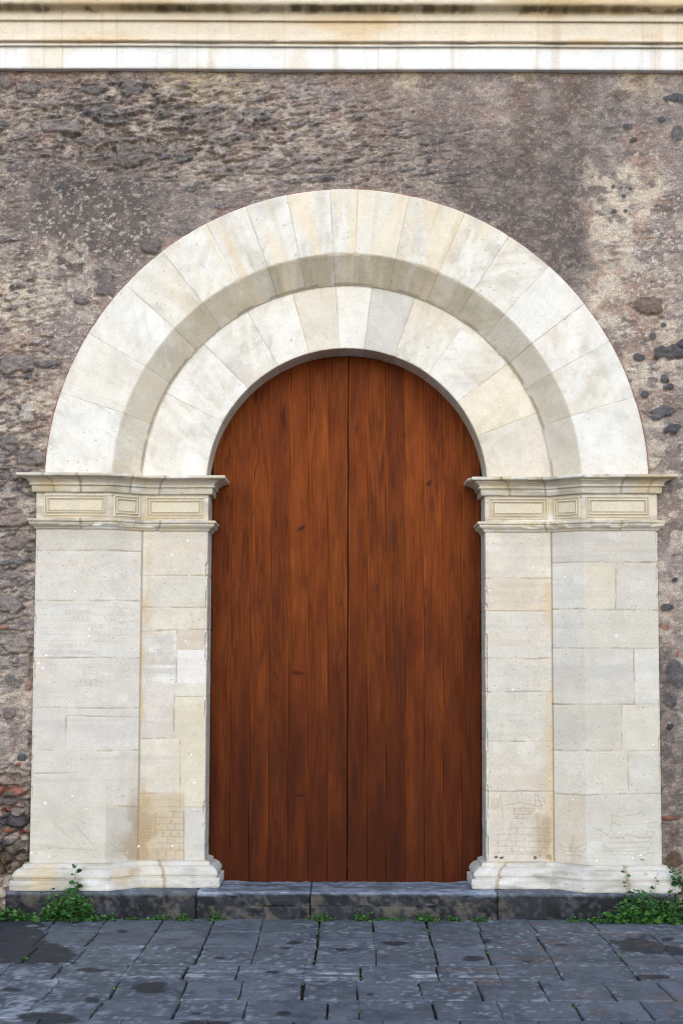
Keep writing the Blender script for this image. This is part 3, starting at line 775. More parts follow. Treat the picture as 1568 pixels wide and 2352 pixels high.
        ii = np.arange(na - 1)[:, None] * ns + np.arange(ns)[None]; jj = np.arange(na - 1)[:, None] * ns + (np.arange(ns)[None] + 1) % ns
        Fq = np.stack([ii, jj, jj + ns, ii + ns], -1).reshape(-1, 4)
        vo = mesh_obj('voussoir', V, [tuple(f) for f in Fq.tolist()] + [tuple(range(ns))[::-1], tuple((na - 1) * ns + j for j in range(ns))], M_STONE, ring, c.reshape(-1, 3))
    return ring

def zq(pts, ox, oy, s):   # measured on an enlargement: origin and scale -> layout units
    return [((ox + x / s) * W0 / 1575.0, (oy + y / s) * H0 / 2362.0) for x, y in pts]

def portal():
    p = thing('arched_portal', 'white limestone arched portal with stepped ring and carved capitals around the brown door', 'portal', ((XD + XE) / 2, Y0, STEP_Z))
    # --- left jamb: masonry joints measured on an enlargement
    zl = lambda *seg: [tuple(sum(map(list, zq([(a, b), (c_, d)], 60, 1200, 2.94)), [])) for a, b, c_, d in seg]
    zr = lambda *seg: [tuple(sum(map(list, zq([(a, b), (c_, d)], 1050, 1200, 2.941)), [])) for a, b, c_, d in seg]
    hjL = zl((60, 208, 780, 214), (60, 548, 775, 550), (45, 935, 770, 935), (40, 1272, 765, 1275), (270, 1325, 760, 1338), (38, 1560, 760, 1560), (535, 1945, 755, 1945), (35, 1720, 350, 1716),
             (790, 375, 1215, 375), (790, 592, 1215, 596), (790, 757, 1025, 745), (1025, 745, 1210, 742), (1025, 875, 1210, 878), (785, 1104, 1020, 1100), (1010, 1200, 1205, 1200), (785, 1486, 1048, 1480), (1040, 1947, 1198, 1947), (770, 1856, 1030, 1850))
    vjL = zl((270, 1325, 270, 1560), (1025, 745, 1020, 1104), (1005, 1104, 1003, 1480), (1045, 1486, 1043, 1945), (1070, 1947, 1072, 2310))
    tl = lambda *bl: [(*(v for v in (zq([(a, 0)], 60, 1200, 2.94)[0][0], zq([(b, 0)], 60, 1200, 2.94)[0][0], zq([(0, c_)], 60, 1200, 2.94)[0][1], zq([(0, d)], 60, 1200, 2.94)[0][1])), cc, am) for a, b, c_, d, cc, am in bl]
    tr = lambda *bl: [(*(v for v in (zq([(a, 0)], 1050, 1200, 2.941)[0][0], zq([(b, 0)], 1050, 1200, 2.941)[0][0], zq([(0, c_)], 1050, 1200, 2.941)[0][1], zq([(0, d)], 1050, 1200, 2.941)[0][1])), cc, am) for a, b, c_, d, cc, am in bl]
    tL = tl((30, 785, 30, 208, (206, 198, 184), .6), (30, 785, 208, 548, (224, 216, 206), .4), (30, 785, 548, 935, (226, 222, 216), .5), (30, 785, 935, 1275, (222, 212, 200), .5), (30, 270, 1275, 1560, (214, 208, 200), .5), (270, 785, 1275, 1560, (220, 214, 206), .5),
            (20, 785, 1560, 1945, (214, 207, 196), .5), (20, 535, 1945, 2330, (210, 203, 188), .6), (535, 785, 1945, 2330, (194, 189, 178), .75),
            (785, 1215, 60, 375, (226, 214, 194), .5), (785, 1215, 375, 592, (214, 206, 192), .5), (785, 1215, 592, 745, (222, 208, 186), .5), (1025, 1215, 745, 875, (210, 192, 168), .6), (1025, 1215, 878, 1105, (240, 236, 232), .75), (1010, 1215, 1105, 1200, (224, 214, 198), .5),
            (1005, 1215, 1200, 1947, (226, 214, 186), .6), (785, 1005, 1104, 1480, (214, 202, 190), .6), (785, 1045, 1486, 1850, (224, 212, 192), .5), (785, 1072, 1850, 2330, (206, 186, 154), .7), (1072, 1215, 1947, 2330, (210, 206, 198), .6))
    hjR = zr((215, 395, 650, 395), (215, 617, 650, 617), (215, 940, 655, 940), (220, 1165, 655, 1165), (225, 1503, 660, 1503), (225, 1840, 665, 1842), (650, 290, 1375, 290), (655, 606, 1385, 612), (655, 870, 1388, 872), (658, 1250, 1393, 1248), (660, 1563, 1398, 1563), (665, 1857, 1400, 1859))
    vjR = zr((1090, 290, 1088, 608), (1212, 872, 1216, 1250), (1130, 1255, 1133, 1563), (1170, 1567, 1172, 1845))
    tR = tr((215, 650, 80, 395, (228, 218, 200), .5), (215, 650, 395, 617, (224, 206, 182), .5), (215, 655, 617, 1165, (220, 212, 200), .5), (220, 658, 1165, 1503, (216, 212, 200), .5), (225, 662, 1503, 1840, (214, 206, 192), .5), (225, 668, 1840, 2340, (212, 200, 182), .5),
            (650, 1380, 80, 290, (206, 199, 188), .6), (650, 870, 290, 608, (216, 212, 204), .6), (870, 1090, 290, 608, (222, 212, 192), .6), (1090, 1390, 290, 608, (212, 205, 194), .6), (655, 870, 612, 872, (210, 206, 199), .6), (870, 1392, 612, 872, (214, 207, 193), .6),
            (655, 1212, 872, 1250, (206, 201, 192), .6), (1212, 1398, 872, 1250, (220, 216, 208), .6), (655, 1130, 1250, 1563, (204, 198, 186), .6), (1130, 1400, 1250, 1563, (218, 210, 196), .6), (660, 1170, 1563, 1857, (214, 208, 194), .6), (1170, 1405, 1563, 1857, (208, 205, 196), .6), (660, 885, 1857, 2340, (206, 194, 174), .6), (885, 1415, 1857, 2340, (206, 203, 194), .6))
    # --- incised drawings
    LN = []
    def A(scl, ox, oy, *pls, w=0.0042, amt=0.7):
        for pl in pls: LN.append((zq(pl, ox, oy, scl), w, amt))
    K = (8.25, 310, 1830)
    A(*K, [(400, 590), (940, 592)], [(390, 700), (950, 716)], [(410, 460), (900, 466)], [(590, 355), (900, 368)], [(430, 265), (850, 265)], [(520, 832), (940, 838)], [(440, 950), (940, 958)], [(110, 1065), (920, 1085)], [(100, 1105), (940, 1112)], [(80, 1245), (930, 1268)],
      [(400, 380), (385, 820)], [(950, 350), (950, 1110)], [(750, 360), (750, 460)], [(695, 480), (695, 590)], [(545, 715), (545, 832)], [(695, 715), (695, 830)], [(845, 720), (845, 836)], [(615, 840), (612, 950)], [(770, 840), (770, 955)], [(525, 955), (525, 1075)], [(695, 958), (695, 1080)], [(860, 958), (860, 1080)],
      [(250, 1110), (250, 1245)], [(435, 1110), (435, 1250)], [(605, 1112), (605, 1255)], [(775, 1112), (775, 1260)], [(620, 600), (620, 700)], [(770, 600), (770, 710)])
    for yy in (690, 755, 815, 865, 935, 995): A(*K, [(120, yy), (330, yy + 3)], amt=0.5)
    for yy, xx in ((690, 140), (755, 215), (755, 290), (815, 160), (865, 205), (865, 275), (935, 150), (995, 190), (995, 260)): A(*K, [(xx, yy), (xx, yy + 58)], amt=0.5)
    Z7 = (2.94, 60, 1200)
    A(*Z7, [(190, 2060), (390, 2240)], [(320, 2060), (480, 2235)], [(90, 2210), (240, 2230), (480, 2240)], [(570, 2200), (640, 2240), (740, 2210)], [(575, 2250), (700, 2248)], amt=0.5)
    A(*Z7, [(345, 1050), (480, 1050), (480, 1130), (345, 1130), (345, 1050)], amt=0.18, w=0.0035)
    for yy in (600, 645, 690, 735, 780, 825, 870): A(*Z7, [(90, yy), (745, yy + 4)], amt=0.14, w=0.0030)
    LNL = LN; LN = []
    K = (3.647, 1110, 1800)
    def B(*pls, w=0.0042, amt=0.6):
        for pl in pls: LN.append((zq(pl, *K[1:], K[0]), w, amt))
    B([(100, 170), (130, 165), (150, 195), (140, 235), (105, 240), (82, 212), (100, 170)], [(112, 190), (132, 192), (135, 215), (115, 222), (104, 205), (112, 190)], [(155, 125), (170, 230), (182, 360)])
    B([(450, 120), (520, 150), (540, 200), (490, 225), (455, 215), (450, 120)], [(445, 175), (535, 180)], [(470, 130), (500, 220)], [(270, 245), (450, 245)], [(275, 262), (440, 262)], [(270, 285), (420, 290)], [(272, 245), (272, 325)], [(272, 322), (380, 325)], [(300, 295), (290, 322)], [(350, 290), (340, 322)], [(180, 215), (320, 190), (445, 215)], amt=0.75)
    B([(250, 405), (600, 408)], [(130, 460), (600, 465)], [(100, 512), (600, 522)], [(95, 555), (600, 575)], [(95, 610), (600, 612)], [(180, 628), (600, 630)], [(135, 460), (135, 690)], [(455, 290), (480, 560)], [(470, 290), (495, 550)], [(260, 330), (230, 500)], [(300, 410), (295, 460)], [(350, 410), (350, 460)], [(200, 520), (200, 560)], [(290, 520), (290, 560)], [(400, 520), (405, 570)], [(200, 565), (200, 610)], [(255, 568), (255, 610)], [(310, 568), (310, 610)], [(370, 570), (370, 610)], [(420, 570), (420, 610)], [(480, 575), (480, 610)], [(540, 575), (540, 610)], [(290, 635), (295, 690)], [(500, 420), (580, 420)], [(490, 440), (580, 442)], amt=0.5)
    B([(660, 560), (690, 610), (720, 635), (840, 634), (870, 590), (890, 540)], [(700, 600), (850, 605)], [(650, 540), (700, 570), (800, 580), (880, 530)], amt=0.55)
    B([(1000, 420), (1040, 450), (1090, 495), (1195, 492)], [(1080, 480), (1200, 482)], [(1015, 530), (1060, 575), (1100, 598), (1250, 603), (1400, 590), (1440, 520)], [(1020, 555), (1040, 600), (1080, 600), (1115, 635), (1150, 610), (1200, 640), (1240, 620), (1285, 640), (1320, 620), (1370, 638), (1410, 615), (1480, 618)],
      [(1060, 530), (1430, 526)], [(1080, 575), (1410, 572)], [(1195, 492), (1220, 460), (1265, 470), (1320, 490), (1440, 480)], [(1370, 470), (1400, 435), (1450, 440), (1450, 470)], [(1360, 492), (1440, 490)], [(1085, 380), (1110, 360), (1160, 380), (1180, 375)], [(1090, 430), (1100, 300), (1170, 310)], [(1220, 300), (1320, 292)], [(1220, 375), (1310, 375)], [(1390, 380), (1410, 400), (1480, 402)], [(1400, 365), (1500, 355)], [(1310, 170), (1350, 190)], [(940, 400), (1010, 425), (960, 430)], amt=0.55)
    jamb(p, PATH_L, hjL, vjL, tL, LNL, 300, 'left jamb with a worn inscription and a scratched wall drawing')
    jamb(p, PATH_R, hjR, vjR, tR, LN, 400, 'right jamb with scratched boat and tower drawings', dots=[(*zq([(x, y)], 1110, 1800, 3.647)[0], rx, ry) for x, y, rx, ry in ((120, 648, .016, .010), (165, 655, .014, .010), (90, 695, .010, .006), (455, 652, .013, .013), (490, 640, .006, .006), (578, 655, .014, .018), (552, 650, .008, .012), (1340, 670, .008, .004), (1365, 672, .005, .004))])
    capital(p, PATH_L, True, 500); capital(p, PATH_R, False, 560)
    plinth(p, PATH_L, True, 620); plinth(p, PATH_R, False, 660)
    # --- arches
    so = [(R_OUT, 0.12), (R_OUT, Y0), (R_SPL, Y0), (R_INO, Y1), (R_INO, Y1 + 0.12), (R_OUT - 0.05, Y1 + 0.12)]
    jo = [-3, 17.2, 28.8, 37.6, 47.5, 57.1, 66.8, 78.0, 88.0, 93.4, 101.8, 110.0, 118.4, 128.4, 137.9, 149.7, 162.4, 183]
    arch_ring(p, 'outer_arch', so, (0, 1, 2), jo, 700, 1.0, {0: ((238, 236, 232), .4), 7: ((236, 226, 206), .4), 3: ((246, 244, 240), .4), 15: ((238, 228, 212), .4)}, 'outer ring of long white wedge stones with a shaded splay')
    si = [(R_INO + 0.02, Y1 + 0.014), (R_IN, Y1 + 0.014), (R_IN, YD + 0.07), (R_INO + 0.02, YD + 0.07)]
    ji = [-3, 21.5, 37.7, 54.4, 70.3, 83.0, 93.2, 105.7, 119.6, 135.0, 152.6, 183]
    arch_ring(p, 'inner_arch', si, (0, 1), ji, 800, 0.35, {4: ((204, 200, 192), .65), 6: ((220, 206, 182), .5), 5: ((246, 242, 234), .5), 1: ((236, 214, 166), .35), 0: ((216, 200, 176), .45)}, 'recessed inner ring of pale wedge stones')
    # --- worn lettering on the left jamb
    Mi = attr_mat('worn_letter_cut', 0.9, [(60, 0.9, 1.1)], [(120, 0.3, 0.003)], spec=0.1)
    fc = lambda px, py: pw(px, py, Y0)
    def text(body, px, py, hpx, colr, spacing=1.0):
        cu_ = bpy.data.curves.new('inscription', 'FONT'); cu_.body = body; cu_.size = hpx / 350.0 * 1.38; cu_.space_character = spacing
        cu_.resolution_u = 2; cu_.offset = -0.0006
        ob = bpy.data.objects.new('tmp', cu_); COL.objects.link(ob)
        bpy.context.view_layer.update()
        me0 = ob.evaluated_get(bpy.context.evaluated_depsgraph_get()).to_mesh()
        vv = np.array([v.co[:] for v in me0.vertices]); ff = [tuple(f.vertices) for f in me0.polygons]
        bpy.data.objects.remove(ob); bpy.data.curves.remove(cu_)
        x0, z0 = fc(px, py)
        V = np.stack([x0 + vv[:, 0], np.full(len(vv), Y0 - 0.0022), z0 + vv[:, 1]], 1)
        mesh_obj('inscription', V, ff, Mi, p, np.broadcast_to(C(*colr), (len(V), 3)), smooth=False)
    dk = (203, 194, 180); lt = (250, 248, 244)
    z1 = lambda x, y: zq([(x, y)], 70, 1370, 5.807)[0]
    for body, x, y, hp, cc, sp in (('CESTTAB', 460, 262, 9, dk, 1.15), ('TBEC', 560, 350, 9, dk, 1.5), ('IICA', 790, 450, 9, dk, 1.4), ('IHI', 830, 540, 9, dk, 1.5), ('LOCOBSOAL', 250, 712, 9, dk, 1.5), ('CASTVLLICVSHPRINC', 130, 806, 9.5, dk, 1.0),
                                   ('OSON', 540, 935, 9, lt, 1.5), ('1123', 640, 1215, 14, dk, 1.2), ('IIII', 1190, 180, 8, lt, 1.0), ('TTI', 1240, 265, 8, lt, 1.0), ('NEDICT', 1150, 370, 8, lt, 1.0), ('NOTAIVA', 1120, 455, 8, lt, 1.0), ('63Z', 1200, 975, 10, dk, 1.2)):
        X_, Y_ = z1(x, y); text(body, X_, Y_, hp, cc, sp)
    return p

# ------------------------------------------------------------------ door
def wood_mat():
    m = bpy.data.materials.new('stained_pine'); m.use_nodes = True
    t = m.node_tree; N = t.nodes; L = t.links; b = N['Principled BSDF']
    tc = N.new('ShaderNodeTexCoord')
    pk = N.new('ShaderNodeAttribute'); pk.attribute_name = 'plank'
    ed = N.new('ShaderNodeAttribute'); ed.attribute_name = 'edge'
    def node(kind, **kw):
        n = N.new(kind)
        for k, v in kw.items(): setattr(n, k, v)
        return n
    off = node('ShaderNodeCombineXYZ')
    mu = node('ShaderNodeMath', operation='MULTIPLY'); mu.inputs[1].default_value = 37.0
    kn = N.new('ShaderNodeAttribute'); kn.attribute_name = 'knot'
    L.new(pk.outputs['Fac'], mu.inputs[0]); L.new(mu.outputs[0], off.inputs[0]); L.new(mu.outputs[0], off.inputs[2])
    add = node('ShaderNodeVectorMath', operation='ADD'); L.new(tc.outputs['Object'], add.inputs[0]); L.new(off.outputs[0], add.inputs[1])
    def noise(scale, detail=4, rough=0.55, dist=0.0):
        mp = node('ShaderNodeMapping'); mp.inputs['Scale'].default_value = scale; L.new(add.outputs[0], mp.inputs[0])
        n = node('ShaderNodeTexNoise'); n.inputs['Scale'].default_value = 1; n.inputs['Detail'].default_value = detail; n.inputs['Roughness'].default_value = rough; n.inputs['Distortion'].default_value = dist
        L.new(mp.outputs[0], n.inputs['Vector']); return n.outputs['Fac']
    def mr(src, a, b_, c_, d):
        r = node('ShaderNodeMapRange'); r.inputs[1].default_value = a; r.inputs[2].default_value = b_; r.inputs[3].default_value = c_; r.inputs[4].default_value = d
        L.new(src, r.inputs[0]); return r.outputs[0]
    def mixc(f, a, b_, bt='MIX'):
        x = node('ShaderNodeMix', data_type='RGBA', blend_type=bt)
        if hasattr(f, 'links') or hasattr(f, 'is_linked'): L.new(f, x.inputs[0])
        else: x.inputs[0].default_value = f
        for s, v in ((6, a), (7, b_)):
            if isinstance(v, tuple): x.inputs[s].default_value = (*v, 1)
            else: L.new(v, x.inputs[s])
        return x.outputs[2]
    big = noise((3.0, 3, 0.9), 4, 0.6)
    blot = noise((14, 14, 3.2), 5, 0.62)
    # cathedral grain: contour lines of a stretched noise
    base = noise((9, 9, 0.55), 2, 0.4, 0.3)
    ml = node('ShaderNodeMath', operation='MULTIPLY'); ml.inputs[1].default_value = 17.0; L.new(base, ml.inputs[0])
    fr = node('ShaderNodeMath', operation='FRACT'); L.new(ml.outputs[0], fr.inputs[0])
    grain = fr.outputs[0]
    fib = noise((170, 60, 3.0), 4, 0.6)
    knot = noise((16, 16, 7), 2, 0.4, 0.8)
    col = mixc(mr(big, 0.32, 0.68, 0, 1), tuple(C(106, 45, 13)), tuple(C(140, 70, 22)))
    col = mixc(mr(blot, 0.46, 0.74, 0, 0.6), col, tuple(C(70, 28, 10)))
    tone = mr(pk.outputs['Fac'], 0, 1, 0.80, 1.12)
    col = mixc(1.0, col, tone, 'MULTIPLY')
    gmask = mr(noise((5, 5, 0.5), 2), 0.42, 0.58, 0.06, 0.58)
    gm = node('ShaderNodeMath', operation='MULTIPLY'); L.new(mr(grain, 0.45, 1.0, 0, 1), gm.inputs[0]); L.new(gmask, gm.inputs[1])
    col = mixc(gm.outputs[0], col, tuple(C(64, 24, 14)))
    col = mixc(1.0, col, mr(fib, 0.3, 0.7, 0.68, 1.30), 'MULTIPLY')
    col = mixc(mr(knot, 0.74, 0.80, 0, 0.85), col, tuple(C(46, 20, 14)))
    col = mixc(mr(ed.outputs['Fac'], 0, 1, 0, 0.85), col, tuple(C(168, 90, 38)))
    # darker and redder tone that climbs unevenly from the foot
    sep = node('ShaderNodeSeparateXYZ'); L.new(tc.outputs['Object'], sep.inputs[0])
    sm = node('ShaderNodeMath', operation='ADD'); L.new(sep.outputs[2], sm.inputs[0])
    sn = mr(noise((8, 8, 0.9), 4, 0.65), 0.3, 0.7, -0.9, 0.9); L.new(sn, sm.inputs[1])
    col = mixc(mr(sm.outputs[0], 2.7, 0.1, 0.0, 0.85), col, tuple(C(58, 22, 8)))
    col = mixc(kn.outputs['Fac'], col, tuple(C(38, 17, 12)))
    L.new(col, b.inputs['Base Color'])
    L.new(mr(blot, 0.3, 0.7, 0.45, 0.6), b.inputs['Roughness'])
    b.inputs['Specular IOR Level'].default_value = 0.07
    bp = node('ShaderNodeBump'); bp.inputs['Strength'].default_value = 0.35; bp.inputs['Distance'].default_value = 0.003
    L.new(fib, bp.inputs['Height'])
    bp2 = node('ShaderNodeBump'); bp2.inputs['Strength'].default_value = 0.25; bp2.inputs['Distance'].default_value = 0.003
    L.new(gm.outputs[0], bp2.inputs['Height']); L.new(bp.outputs[0], bp2.inputs['Normal'])
    L.new(bp2.outputs[0], b.inputs['Normal'])
    return m
def door():
    M = wood_mat()
    xs_mid = pw(798, 1600, YD)[0]
    xl, xr = XD - 0.02, XE + 0.02
    d = thing('plank_door', 'tall brown stained double door of vertical planks under the arch', 'door', (xs_mid, YD, STEP_Z))
    zb = STEP_Z - 0.014
    Rc = R_IN + 0.012
    KN = [(*pw(px, py, YD), a, b_, sl, st_) for px, py, a, b_, sl, st_ in ((692, 1213, .034, .010, .5, .75), (682, 1546, .036, .011, -.15, .8), (688, 1828, .042, .010, .25, .8), (985, 1110, .018, .016, .3, .75), (652, 955, .010, .075, 0, .6), (655, 1030, .008, .05, 0, .35),
          (818, 985, .012, .03, 0, .5), (930, 1000, .012, .02, 0, .3), (600, 1650, .015, .03, 0, .3), (905, 1230, .03, .11, 0, .42), (915, 1500, .03, .22, 0, .40), (905, 1960, .03, .16, 0, .5), (575, 1935, .02, .05, 0, .5), (700, 1340, .03, .05, 0, .3), (1040, 1290, .02, .06, 0, .25))]
    def knot_at(x, z):
        v = 0.0
        for kx, kz, a, b_, sl, st_ in KN:
            dx = x - kx; dz = z - kz - sl * dx
            if abs(dx) < a * 1.6 and abs(dz) < b_ * 1.8:
                q = math.hypot(dx / a, dz / b_) + 0.25 * math.sin(x * 310) + 0.2 * math.sin(z * 230)
                v = max(v, st_ * min(1, max(0, 1.35 - q) / 0.6))
        return v
    tones = [[.62, .30, .75, .48, .80, .66, .35], [.5, .28, .05, .78, .9, .52, .30]]
    def top(x):
        q = Rc * Rc - (x - AX) ** 2
        return ZA + math.sqrt(q) if q > 0 else ZA
    for leaf, (x0, x1) in enumerate(((xl + 0.028, xs_mid - 0.0035), (xs_mid + 0.0035, xr - 0.028))):
        V = []; F = []; pk = []; ed = []; kt = []; n = 0
        wpl = (x1 - x0) / 7
        for k in range(7):
            a, b_ = x0 + wpl * k, x0 + wpl * (k + 1)
            c_ = 0.0040; s = 0.0003
            cols = [(a + s, YD + 0.0060, 0.0), (a + s + 0.0012, YD + 0.0018, 1.0), (a + s + c_, YD, 1.0), (a + s + c_ + 0.004, YD, 0.0)]
            cols += [(a + (b_ - a) * t, YD - 0.0006 * math.sin(math.pi * t), 0.0) for t in (.12, .2, .28, .36, .44, .52, .6, .68, .76, .84)]
            cols += [(b_ - s - c_ - 0.004, YD, 0.0), (b_ - s - c_, YD, 0.8), (b_ - s - 0.0012, YD + 0.0018, 0.8), (b_ - s, YD + 0.0060, 0.0)]
            nz = 260; m = len(cols)
            dy = (random.random() - 0.5) * 0.0015
            for i in range(nz):
                for (x, y, e) in cols:
                    z = zb + (top(x) - zb) * i / (nz - 1)
                    V.append((x, y + dy + 0.002 * (random.random() - .5) * 0, z)); pk.append(tones[leaf][k]); ed.append(e * (0.5 + 0.5 * math.sin(i * 0.11 + k * 2 + leaf)) * (0.7 + .6 * random.random()))
                    kt.append(knot_at(x, z))
            F += [tuple(f) for f in (grid_faces(nz, m) + n).tolist()]; n += nz * m
        # solid board behind the planks
        nb = 24
        xx = np.linspace(x0, x1, nb)
        for y in (YD + 0.010, YD + 0.05):
            for x in xx: V.append((x, y, zb))
            for x in xx: V.append((x, y, top(x) - 0.001))
        for i in range(nb - 1):
            F.append((n + i, n + i + 1, n + nb + i + 1, n + nb + i)); q = n + 2 * nb
            F.append((q + i + 1, q + i, q + nb + i, q + nb + i + 1))
            F.append((n + nb + i, n + nb + i + 1, q + nb + i + 1, q + nb + i)); F.append((n + i + 1, n + i, q + i, q + i + 1))
        q = n + 2 * nb
        F.append((n, n + nb, q + nb, q)); F.append((n + nb - 1, q + nb - 1, q + 2 * nb - 1, n + 2 * nb - 1))
        pk += [0.0] * (4 * nb); ed += [0.0] * (4 * nb); kt += [0.0] * (4 * nb)
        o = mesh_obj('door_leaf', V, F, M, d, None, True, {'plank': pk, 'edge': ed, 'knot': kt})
        o['label'] = 'left door leaf' if leaf == 0 else 'right door leaf with a dark third plank'
    # frame posts set back beside the leaves
    for x0, x1 in ((xl, xl + 0.026), (xr - 0.026, xr)):
        V = [(x, y, z) for z in (zb, ZA) for y in (YD + 0.018, YD + 0.07) for x in (x0, x1)]
        F = [(0, 1, 5, 4), (1, 3, 7, 5), (3, 2, 6, 7), (2, 0, 4, 6), (4, 5, 7, 6)]
        mesh_obj('door_frame', V, F, M, d, None, False, {'plank': [0.0] * 8, 'edge': [0.0] * 8, 'knot': [0.0] * 8})
    return d

# ------------------------------------------------------------------ lava step
def lava_step():
    yf = -0.165
    xs = [pw(10, 2060, yf)[0], pw(450, 2060, yf)[0], pw(712, 2060, yf)[0], pw(1142, 2060, yf)[0], pw(1556, 2060, yf)[0]]
    s = thing('stone_step', 'low dark lava stone step under the door and the portal plinths', 'step', ((xs[1] + xs[3]) / 2, yf, 0))
    for i in range(4):
        a, b = xs[i] + 0.003, xs[i + 1] - 0.003
        # section from the ground up the front, over a worn edge and back under the door
        H = STEP_Z
        yf = -0.165 if i in (1, 2) else -0.150
        mid = i in (1, 2)
        sec = [(yf + 0.004, -0.06), (yf, 0.0), (yf - 0.002, H * 0.3), (yf, H * 0.6), (yf + 0.002, H * 0.82), (yf + 0.010, H * 0.93), (yf + 0.026, H * 0.985), (yf + 0.06, H + 0.002 * mid)]
        sec += [(yf + 0.06 + t * (YD + 0.12 - yf - 0.06), H - (0.006 if mid else 0.004) * math.sin(t * 3.1)) for t in np.linspace(0.05, 1, 18)]
        S = []
        for k in range(len(sec) - 1):
            p0, p1 = np.array(sec[k]), np.array(sec[k + 1]); q = max(1, int(np.linalg.norm(p1 - p0) / 0.012))
            for t in range(q): S.append(p0 + (p1 - p0) * t / q)
        S.append(np.array(sec[-1])); S = np.array(S); S = np.concatenate([S, [[YD + 0.12, -0.06]]])
        ns = len(S); xx = np.concatenate([[a], np.linspace(a + 0.008, b - 0.008, max(6, int((b - a) / 0.012))), [b]])
        X, I = np.meshgrid(xx, np.arange(ns), indexing='ij')
        Yv = S[I][..., 0].copy(); Zv = S[I][..., 1].copy()
        arc = np.concatenate([[0], np.cumsum(np.linalg.norm(np.diff(S, axis=0), axis=1))])[I]
        e = np.minimum(X - a, b - X)
        ins = 0.006 * (1 - ss(0, 0.010, e)) + 0.024 * (fbm(X * 7, arc * 9, 900 + i, 4) - 0.5) + 0.012 * (fbm(X * 26, arc * 26, 905 + i, 3) - 0.5) + 0.02 * ss(0.62, 0.75, fbm(X * 6, arc * 7, 910 + i, 3)) * (np.abs(arc - H - 0.06) < 0.05)
        fronty = ss(yf + 0.08, yf + 0.02, Yv)
        Yv += ins * fronty; Zv -= ins * 0.5 * (1 - fronty) * (Zv > 0.05)
        if mid: Zv -= 0.020 * ss(xs[1], xs[1] + 0.35, X) * ss(xs[3], xs[3] - 0.35, X) * (Zv > 0.10) * (0.45 + 0.55 * fronty)
        n1 = fbm(X * 6, arc * 8, 920 + i, 5); n2 = fbm(X * 20, arc * 20, 930 + i, 4)
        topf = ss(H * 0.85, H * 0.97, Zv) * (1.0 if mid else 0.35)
        c = mix(np.broadcast_to(C(34, 37, 42), X.shape + (3,)), C(15, 17, 22), ss(0.46, 0.54, n1))
        c = mix(c, C(74, 76, 80), 0.55 * ss(0.56, 0.66, fbm(X * 34, arc * 34, 947 + i, 3)))
        lich = ss(0.53, 0.575, fbm(X * 6 + 3, arc * 8, 940 + i, 6, 0.6))
        if i == 0: lich = np.clip(lich + 0.8 * ss(0.2, 0.08, np.abs(X - a - 0.20)) * ss(.4, .55, n1), 0, 1)
        c = mix(c, C(96, 88, 78), 0.65 * lich * ss(0.35, 0.55, n2) * (1 - topf))
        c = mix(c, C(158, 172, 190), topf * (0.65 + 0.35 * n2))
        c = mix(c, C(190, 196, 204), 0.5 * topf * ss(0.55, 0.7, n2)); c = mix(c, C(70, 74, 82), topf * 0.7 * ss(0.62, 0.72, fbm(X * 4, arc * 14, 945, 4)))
        if i == 0:
            v = voro(X * 38, arc * 38, 950 + i); c = np.where(((v[2] > 0.95) & (v[0] < 0.30 * n2) & (np.abs(X - b + 0.33) < 0.14))[..., None], C(196, 186, 172), c)
        V = np.stack([X, Yv, Zv], -1).reshape(-1, 3); na = len(xx)
        F = [tuple(f) for f in grid_faces(na, ns, flip=True).tolist()] + [tuple(range(ns)), tuple((na - 1) * ns + j for j in range(ns))[::-1]]
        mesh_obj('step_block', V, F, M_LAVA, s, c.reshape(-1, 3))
    return s

